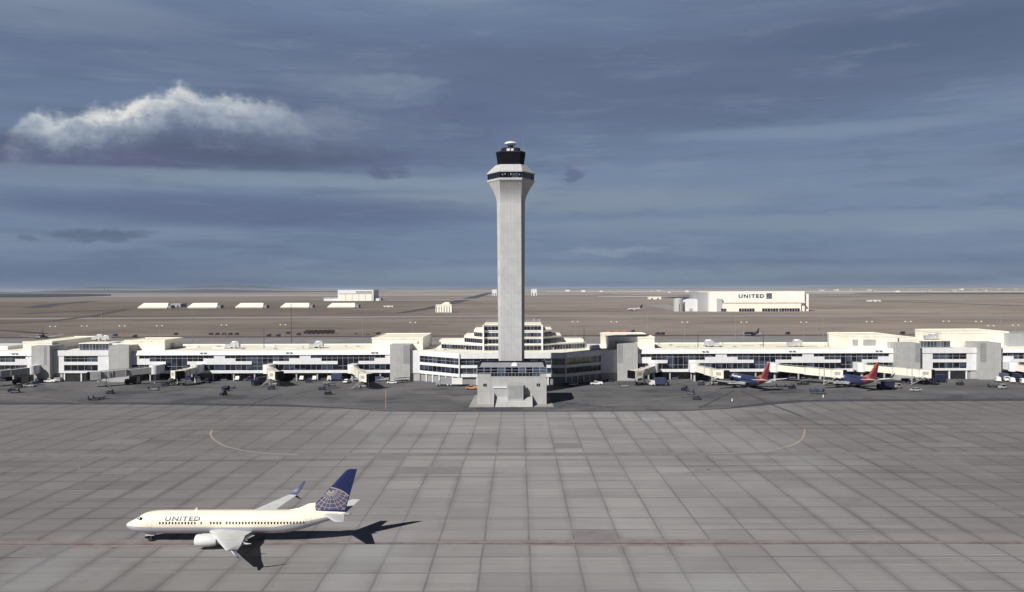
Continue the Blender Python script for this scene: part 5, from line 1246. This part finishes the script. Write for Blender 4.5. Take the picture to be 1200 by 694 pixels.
V = [('tug', 'navy', 14, 459.5, 20, 'dark tug alone on the ramp near the left edge of the photo'), ('cart', 'black', 17.5, 460.5, 10, 'dark cart hitched behind the tug near the left edge'),
     ('truck', 'black', 25, 450.5, 15, 'large black service truck under the jet bridge at the left edge'), ('loader', 'grey', 35, 453.5, -10, 'grey belt loader left of the leftmost stair tower foot'),
     ('tug', 'black', 22, 454.5, 5, 'black tug in front of the large black truck at the left edge'), ('dolly', 'navy', 41.5, 451.5, 30, 'navy cargo dolly at the foot of the leftmost stair tower'), ('cart', 'navy', 46, 449, 60, 'navy cart tight against the leftmost stair tower'),
     ('pickup', 'white', 58.5, 448.5, 0, 'white pickup at the right corner of the leftmost stair tower'), ('dolly', 'grey', 68, 447.5, 0, 'grey cargo dolly under the left pavilion wall'), ('tug', 'navy', 4.5, 446.8, 0, 'navy tug under the jet bridge cut by the left edge'),
     ('flat', 'black', 110.5, 469, 12, 'black flat cart, front one of the short train on the open ramp left'), ('flat', 'black', 116, 467.5, 14, 'black flat cart, rear one of the short train on the open ramp left'), ('tug', 'black', 129, 461.8, 0, 'small black tug right of the flat cart train'),
     ('truck', 'black', 156, 450.5, 5, 'black truck standing under the long grey jet bridge'), ('flat', 'grey', 180, 457.5, 5, 'grey flat cart on open ramp between the two left jet bridges'), ('tug', 'navy', 193.5, 452.5, 15, 'navy tug left of the short jet bridge wheels'),
     ('cart', 'black', 200, 451.5, 15, 'black cart behind the navy tug near the short jet bridge'), ('tug', 'navy', 243, 449, -20, 'navy tug right of the short jet bridge'), ('tug', 'black', 261.8, 463.3, 70, 'black tug nearest the viewer below the left wing'), ('cart', 'navy', 264.5, 458.5, 60, 'navy cart behind the black tug on the open left ramp'), ('flat', 'navy', 269.5, 455.5, 10, 'navy flat cart at the tail of the train on the open left ramp'),
     ('van', 'white', 279.5, 446, 90, 'white van under the middle of the left wing'), ('dolly', 'blue', 285, 445.6, 0, 'blue cargo dolly right of the white van under the left wing'), ('tug', 'navy', 292, 446.5, 0, 'navy tug right of the blue dolly under the left wing'), ('truck', 'navy', 303, 451.5, 60, 'navy truck left of the stubby cream jet bridge'),
     ('van', 'white', 354.5, 445.8, 90, 'white van, left one of two flanking a dark tug by the wing wall'), ('tug', 'navy', 361.7, 448.3, 10, 'navy tug between two white vans by the wing wall'), ('van', 'white', 369.5, 445.8, 90, 'white van, right one of two flanking a dark tug by the wing wall'),
     ('tug', 'navy', 377.5, 457.3, 5, 'navy tug heading a loose cluster of three, left one'), ('cart', 'navy', 389, 455, 15, 'navy cart at the upper right of the cluster of three'), ('tug', 'black', 384.5, 462.7, 20, 'black tug nearest the viewer, left of the slanting cream jet bridge'), ('cart', 'grey', 383, 453.6, 15, 'grey cart at the back of the cluster left of the slanting jet bridge'),
     ('truck', 'blue', 392, 446.5, 10, 'blue truck by the wing wall left of the slanting cream jet bridge'), ('tug', 'blue', 400, 446.5, 30, 'blue tug squeezed between blue truck and cream jet bridge'), ('pickup', 'white', 406.5, 449, 80, 'white pickup at the rotunda foot of the slanting cream jet bridge'),
     ('dolly', 'blue', 442, 446.5, 0, 'blue dolly right of the slanting cream jet bridge'), ('pickup', 'grey', 449, 446.5, 0, 'grey pickup left of the stair tower beside the hub'), ('car', 'white', 459, 449.8, 5, 'white car at the foot of the stair tower left of the hub'),
     ('cart', 'black', 466.5, 448.6, 10, 'black cart right of the white car, left one of three'), ('cart', 'black', 471.5, 448.3, 10, 'black cart in the middle of three at the stair tower left of the hub'), ('cart', 'black', 476.5, 448, 10, 'black cart at the right end of three, left of the hub'),
     ('truck', 'grey', 520, 452.6, 0, 'grey box truck parked under the left half of the hub'), ('truck', 'white', 533, 452.6, 0, 'white box truck right of the grey one under the hub'), ('pickup', 'orange', 553, 456.5, 0, 'orange pickup at the left wall of the tower base building'),
     ('car', 'black', 663.5, 452.3, 20, 'black car in the shade right of the tower base building'), ('car', 'white', 671.5, 452, 15, 'white car half in the shade right of the tower base building'), ('pickup', 'white', 699, 451.3, 5, 'white pickup in sun below the right end of the hub'), ('tug', 'grey', 680, 449.2, 30, 'grey tug in deep shade under the right half of the hub'),
     ('tug', 'navy', 714.5, 447.3, 0, 'navy tug by the white wall right of the hub'), ('flat', 'silver', 731.5, 453.8, 5, 'silver flat cart left of the slanting jet bridge cab right of the hub'), ('truck', 'blue', 770.5, 452.3, 10, 'blue truck right of the first jet bridge right of the hub'), ('tug', 'blue', 781, 452, 60, 'blue tug just right of the blue truck on the right ramp'),
     ('dolly', 'grey', 793, 443.6, 0, 'grey dolly deep under the right wing near its left end'), ('tug', 'navy', 802.5, 457.8, 20, 'navy tug at the back of the three-piece train on the right ramp'), ('cart', 'navy', 808.5, 462.3, -25, 'navy loaded cart in the middle of the train on the right ramp'), ('tug', 'black', 816, 468.5, -20, 'black tug nearest the viewer on the right ramp'), ('tug', 'navy', 821.5, 451.5, -30, 'navy tug left of the cream bridge by the red-tailed jets'),
     ('cone', 'white', 858, 470.3, 0, 'small white marker alone on the ramp, left one of two'), ('cone', 'white', 964.8, 465.8, 0, 'small white marker right of the loaded blue carts'),
     ('flat', 'navy', 915.5, 453.6, 5, 'navy flat cart beside the right wingtip of the left red-tailed jet'), ('tug', 'black', 928, 455.6, 10, 'black tug pulling a flat cart right of the left red-tailed jet'), ('loader', 'navy', 941, 451, 10, 'navy belt loader under the long bridge between the red-tailed jets'),
     ('cart', 'blue', 953.5, 461.2, 5, 'blue loaded cart on open ramp between the jets, left one of two'), ('cart', 'blue', 961, 462, 5, 'blue loaded cart on open ramp between the jets, right one of two'),
     ('truck', 'navy', 1037.5, 456.5, 10, 'navy truck beside the tail of the right red-tailed jet'), ('tug', 'grey', 1052, 455, 20, 'grey tug right of the navy truck by the right jet'), ('car', 'silver', 1073, 458.5, 5, 'silver car alone on the right ramp'),
     ('cart', 'navy', 1068, 449.5, 5, 'navy cart in the row under the rightmost long bridge, left end'), ('cart', 'navy', 1075, 449.3, 5, 'navy cart in the row under the rightmost long bridge, second'), ('cart', 'blue', 1082, 449, 5, 'blue cart in the middle of the row under the rightmost long bridge'), ('tug', 'navy', 1090, 448.6, 5, 'navy tug at the head of the cart row by the right pavilion'), ('truck', 'navy', 1099, 448.3, 5, 'navy truck under the left end of the right pavilion'),
     ('dolly', 'navy', 1061, 448.8, 0, 'navy dolly at the foot of the stair tower by the louvred penthouse'), ('tug', 'black', 1125, 451.5, -10, 'black tug on the ramp below the right pavilion opening'), ('flat', 'black', 1164, 453.8, -5, 'black flat cart below the rightmost stair tower'), ('tug', 'silver', 1174.5, 455.8, 10, 'silver tug below the white vans at the right'),
     ('van', 'white', 1169.5, 447.5, 70, 'white van at the foot of the rightmost stair tower, left one of three'), ('van', 'white', 1186, 448.6, 70, 'white van in the middle of the three at the right edge'), ('van', 'white', 1199, 449.8, 70, 'white van cut by the right edge of the photo'),
     ('truck', 'blue', 1177.5, 446.8, 80, 'blue truck between the left and middle white vans'), ('truck', 'navy', 1193, 447.3, 80, 'navy truck between the middle and right white vans'),
     ('tug', 'navy', 318, 456.5, 0, 'navy tug under the cab of the stubby cream jet bridge'), ('dolly', 'navy', 221, 447, 0, 'navy dolly in the shade of the short left jet bridge'), ('dolly', 'navy', 232, 446.3, 0, 'navy dolly by the wall right of the short left jet bridge'), ('pickup', 'grey', 417, 446, 0, 'grey pickup behind the slanting cream jet bridge')]
for v in V: veh(*v)
# equipment on the far ramp behind the concourse
F2 = [('truck', 'black', 206, 392.6, 0, 'black truck on the far ramp above the left wing penthouse'), ('truck', 'black', 337.5, 391.4, 0, 'dark truck on the far ramp left of the long black row, behind the mast'), ('truck', 'black', 350, 393, 0, 'black truck just left of the long black row on the far ramp'),
      ('pickup', 'white', 451, 391.8, 0, 'white pickup on the far ramp left of the hub penthouse'), ('truck', 'black', 443, 392.2, 0, 'black truck next to the white pickup on the far ramp'), ('car', 'black', 431, 392.4, 0, 'black car alone on the far ramp, left of the white pickup'), ('car', 'black', 417, 391.5, 0, 'black car on the far ramp, second left of the white pickup'),
      ('truck', 'black', 741.5, 389.6, 0, 'black truck on the far ramp behind the penthouse right of the hub'), ('truck', 'navy', 770.5, 392.3, 0, 'navy truck on the far ramp right of the penthouse, left of two'), ('truck', 'black', 776.3, 392.3, 0, 'black truck on the far ramp right of the penthouse, right of two'),
      ('truck', 'black', 879, 391.9, 0, 'black truck on the far ramp near the small parked jet'), ('truck', 'black', 923, 391.8, 0, 'black truck alone on the far ramp above the right air handler'), ('truck', 'black', 1057.5, 391.3, 0, 'black truck on the far ramp right of the louvred penthouse'), ('truck', 'black', 1182.5, 390.6, 0, 'black truck on the far ramp near the right edge, left of two'),
      ('truck', 'black', 1195, 391.2, 0, 'black truck on the far ramp near the right edge, right of two'), ('truck', 'navy', 135, 394, 0, 'navy truck on the far ramp above the second stair tower'), ('truck', 'black', 158, 395.3, 0, 'black truck on the far ramp between penthouse and stair tower'),
      ('truck', 'orange', 712, 390.4, 0, 'orange truck on the far ramp behind the hub, left one of three'), ('truck', 'orange', 722, 390.0, 0, 'orange truck on the far ramp behind the hub, middle one of three'), ('truck', 'orange', 731, 389.6, 0, 'orange truck on the far ramp behind the hub, right one of three'),
      ('truck', 'black', 315, 394.3, 0, 'black truck on the far ramp, left one of a pair behind the left wing'), ('truck', 'navy', 326, 394.3, 0, 'navy truck on the far ramp, right one of a pair behind the left wing')]
for v in F2: veh(*v, grp='vehicles parked on the far ramp', z=-.06, sc=.62)
for k in range(5): veh('truck', 'black', 247+k*7.6, 392.6, 0, 'black truck in the row of five on the far ramp, %s' % ['left end', 'second from left', 'middle of the row', 'second from right', 'right end'][k], 'row of five black trucks', -.06, .6)
for k in range(6): veh('truck', 'black', 360+k*5.6, 391.2-k*.05, 0, 'black trailer in the long dark row of six on the far ramp, %s' % ['left end', 'second', 'third', 'fourth', 'fifth', 'right end'][k], 'long dark row of trailers', -.06)
# far parked jets
LIV_D = dict(LIV_S); LIV_D.update(fus=M_NAVY, fin=M_NAVY, fillet=M_NAVY, winglet=M_NAVY)
LIV_F = dict(LIV_U); LIV_F.update(fus=fus_mat('pale_fuselage', (.62, .62, .64), (.2, .21, .26), (.1, .1, .2), 2.6), fin=M_NAVY, strake=False)
def farjet(px, py, rz, label, liv=LIV_F, sc=1.0):
    p = gp(px, py, -.06); o = airliner(label, (p.x, p.y, -.06), rz, liv, 'jets parked beyond the concourse', 4.4)[0]; o.scale = (sc, sc, sc)
farjet(48, 396.6, -1.0, 'distant dark blue jet parked at the far left beyond the concourse', LIV_D)
farjet(872, 393.0, -1.15, 'distant dark blue jet parked beyond the right wing, above its middle', LIV_D, .6)
p = gp(735, 364.5, -.3)
airliner('tiny white jet rolling on the prairie taxiway right of the control tower', (p.x, p.y, -.25), 0.4, LIV_F, 'jets parked beyond the concourse', 4.4)

# ================================================================== AIR
b = MB(); b.box(-64000, 64000, -700, 64000, -3, 112)
hz = b.build('haze', None)
hm = bpy.data.materials.new('thin_air'); hm.use_nodes = True; ht = hm.node_tree; ht.nodes.clear()
vo = ht.nodes.new('ShaderNodeVolumePrincipled'); vo.inputs['Color'].default_value = (.80, .88, 1.0, 1); vo.inputs['Density'].default_value = 1.6e-5
mo = ht.nodes.new('ShaderNodeOutputMaterial'); ht.links.new(vo.outputs[0], mo.inputs['Volume'])
hz.data.materials.append(hm); hz['kind'] = 'stuff'

# roof clutter on the wings and small gear in the shade under them
rq = random.Random(11)
def clutter(t, xa, xb, Y0, Y1, z, n):
    for k in range(n):
        x = xa+(xb-xa)*(k+.2+.6*rq.random())/n; y = Y0+(Y1-Y0)*rq.random(); kind = k % 3
        if kind == 0: part('roof_vent', M_UNIT, lambda b: (b.tube((x, y, z), (x, y, z+.9), .3, n=8), b.tube((x, y, z+.9), (x, y, z+1.15), .5, .3, 8)), t)
        elif kind == 1: part('roof_hatch', M_GREYW, lambda b: (b.box(x-.7, x+.7, y-.6, y+.6, z, z+.5), b.box(x-.8, x+.8, y-.7, y+.7, z+.5, z+.6)), t)
        else: part('roof_pipe', M_METAL, lambda b: (b.tube((x-3, y, z+.3), (x+3, y, z+.3), .12, n=5), b.tube((x+3, y, z+.3), (x+3, y, z), .12, n=5), b.tube((x-3, y, z+.3), (x-3, y, z), .12, n=5)), t)
clutter(wl, WX(165, FF), WX(430, FF), 404, 428, ZB[6]-.06, 18); clutter(wr, WX(775, FF), WX(985, FF), 404, 428, ZB[6]-.06, 16)
clutter(hub, WX(500, 400), WX(555, 400), 398, 405, 14.05, 4); clutter(hub, WX(645, 400), WX(695, 400), 398, 405, 14.05, 4)
for a, c, lb in ((168, 305, 'small dark cart stored in shade under the left half of the left wing'), (330, 452, 'small dark cart stored in shade under the right half of the left wing'),
                 (752, 900, 'small dark cart stored in shade under the left half of the right wing'), (905, 1045, 'small dark cart stored in shade under the right half of the right wing')):
    for k in range(9):
        px = a+(c-a)*(k+.15+.7*rq.random())/9
        o = copy_tree(PROTO[rq.choice([('cart', 'navy'), ('dolly', 'navy'), ('flat', 'black'), ('cart', 'black')])]); Y = 397.8+2.4*rq.random()
        o.location = (WX(px, Y, 445), Y, -.03); o.rotation_euler = (0, 0, R(rq.uniform(-20, 20))); o['label'] = lb; o['category'] = 'cart'; o['group'] = 'dark carts stored under the gate wings'; o.scale = (1, 1, 1)
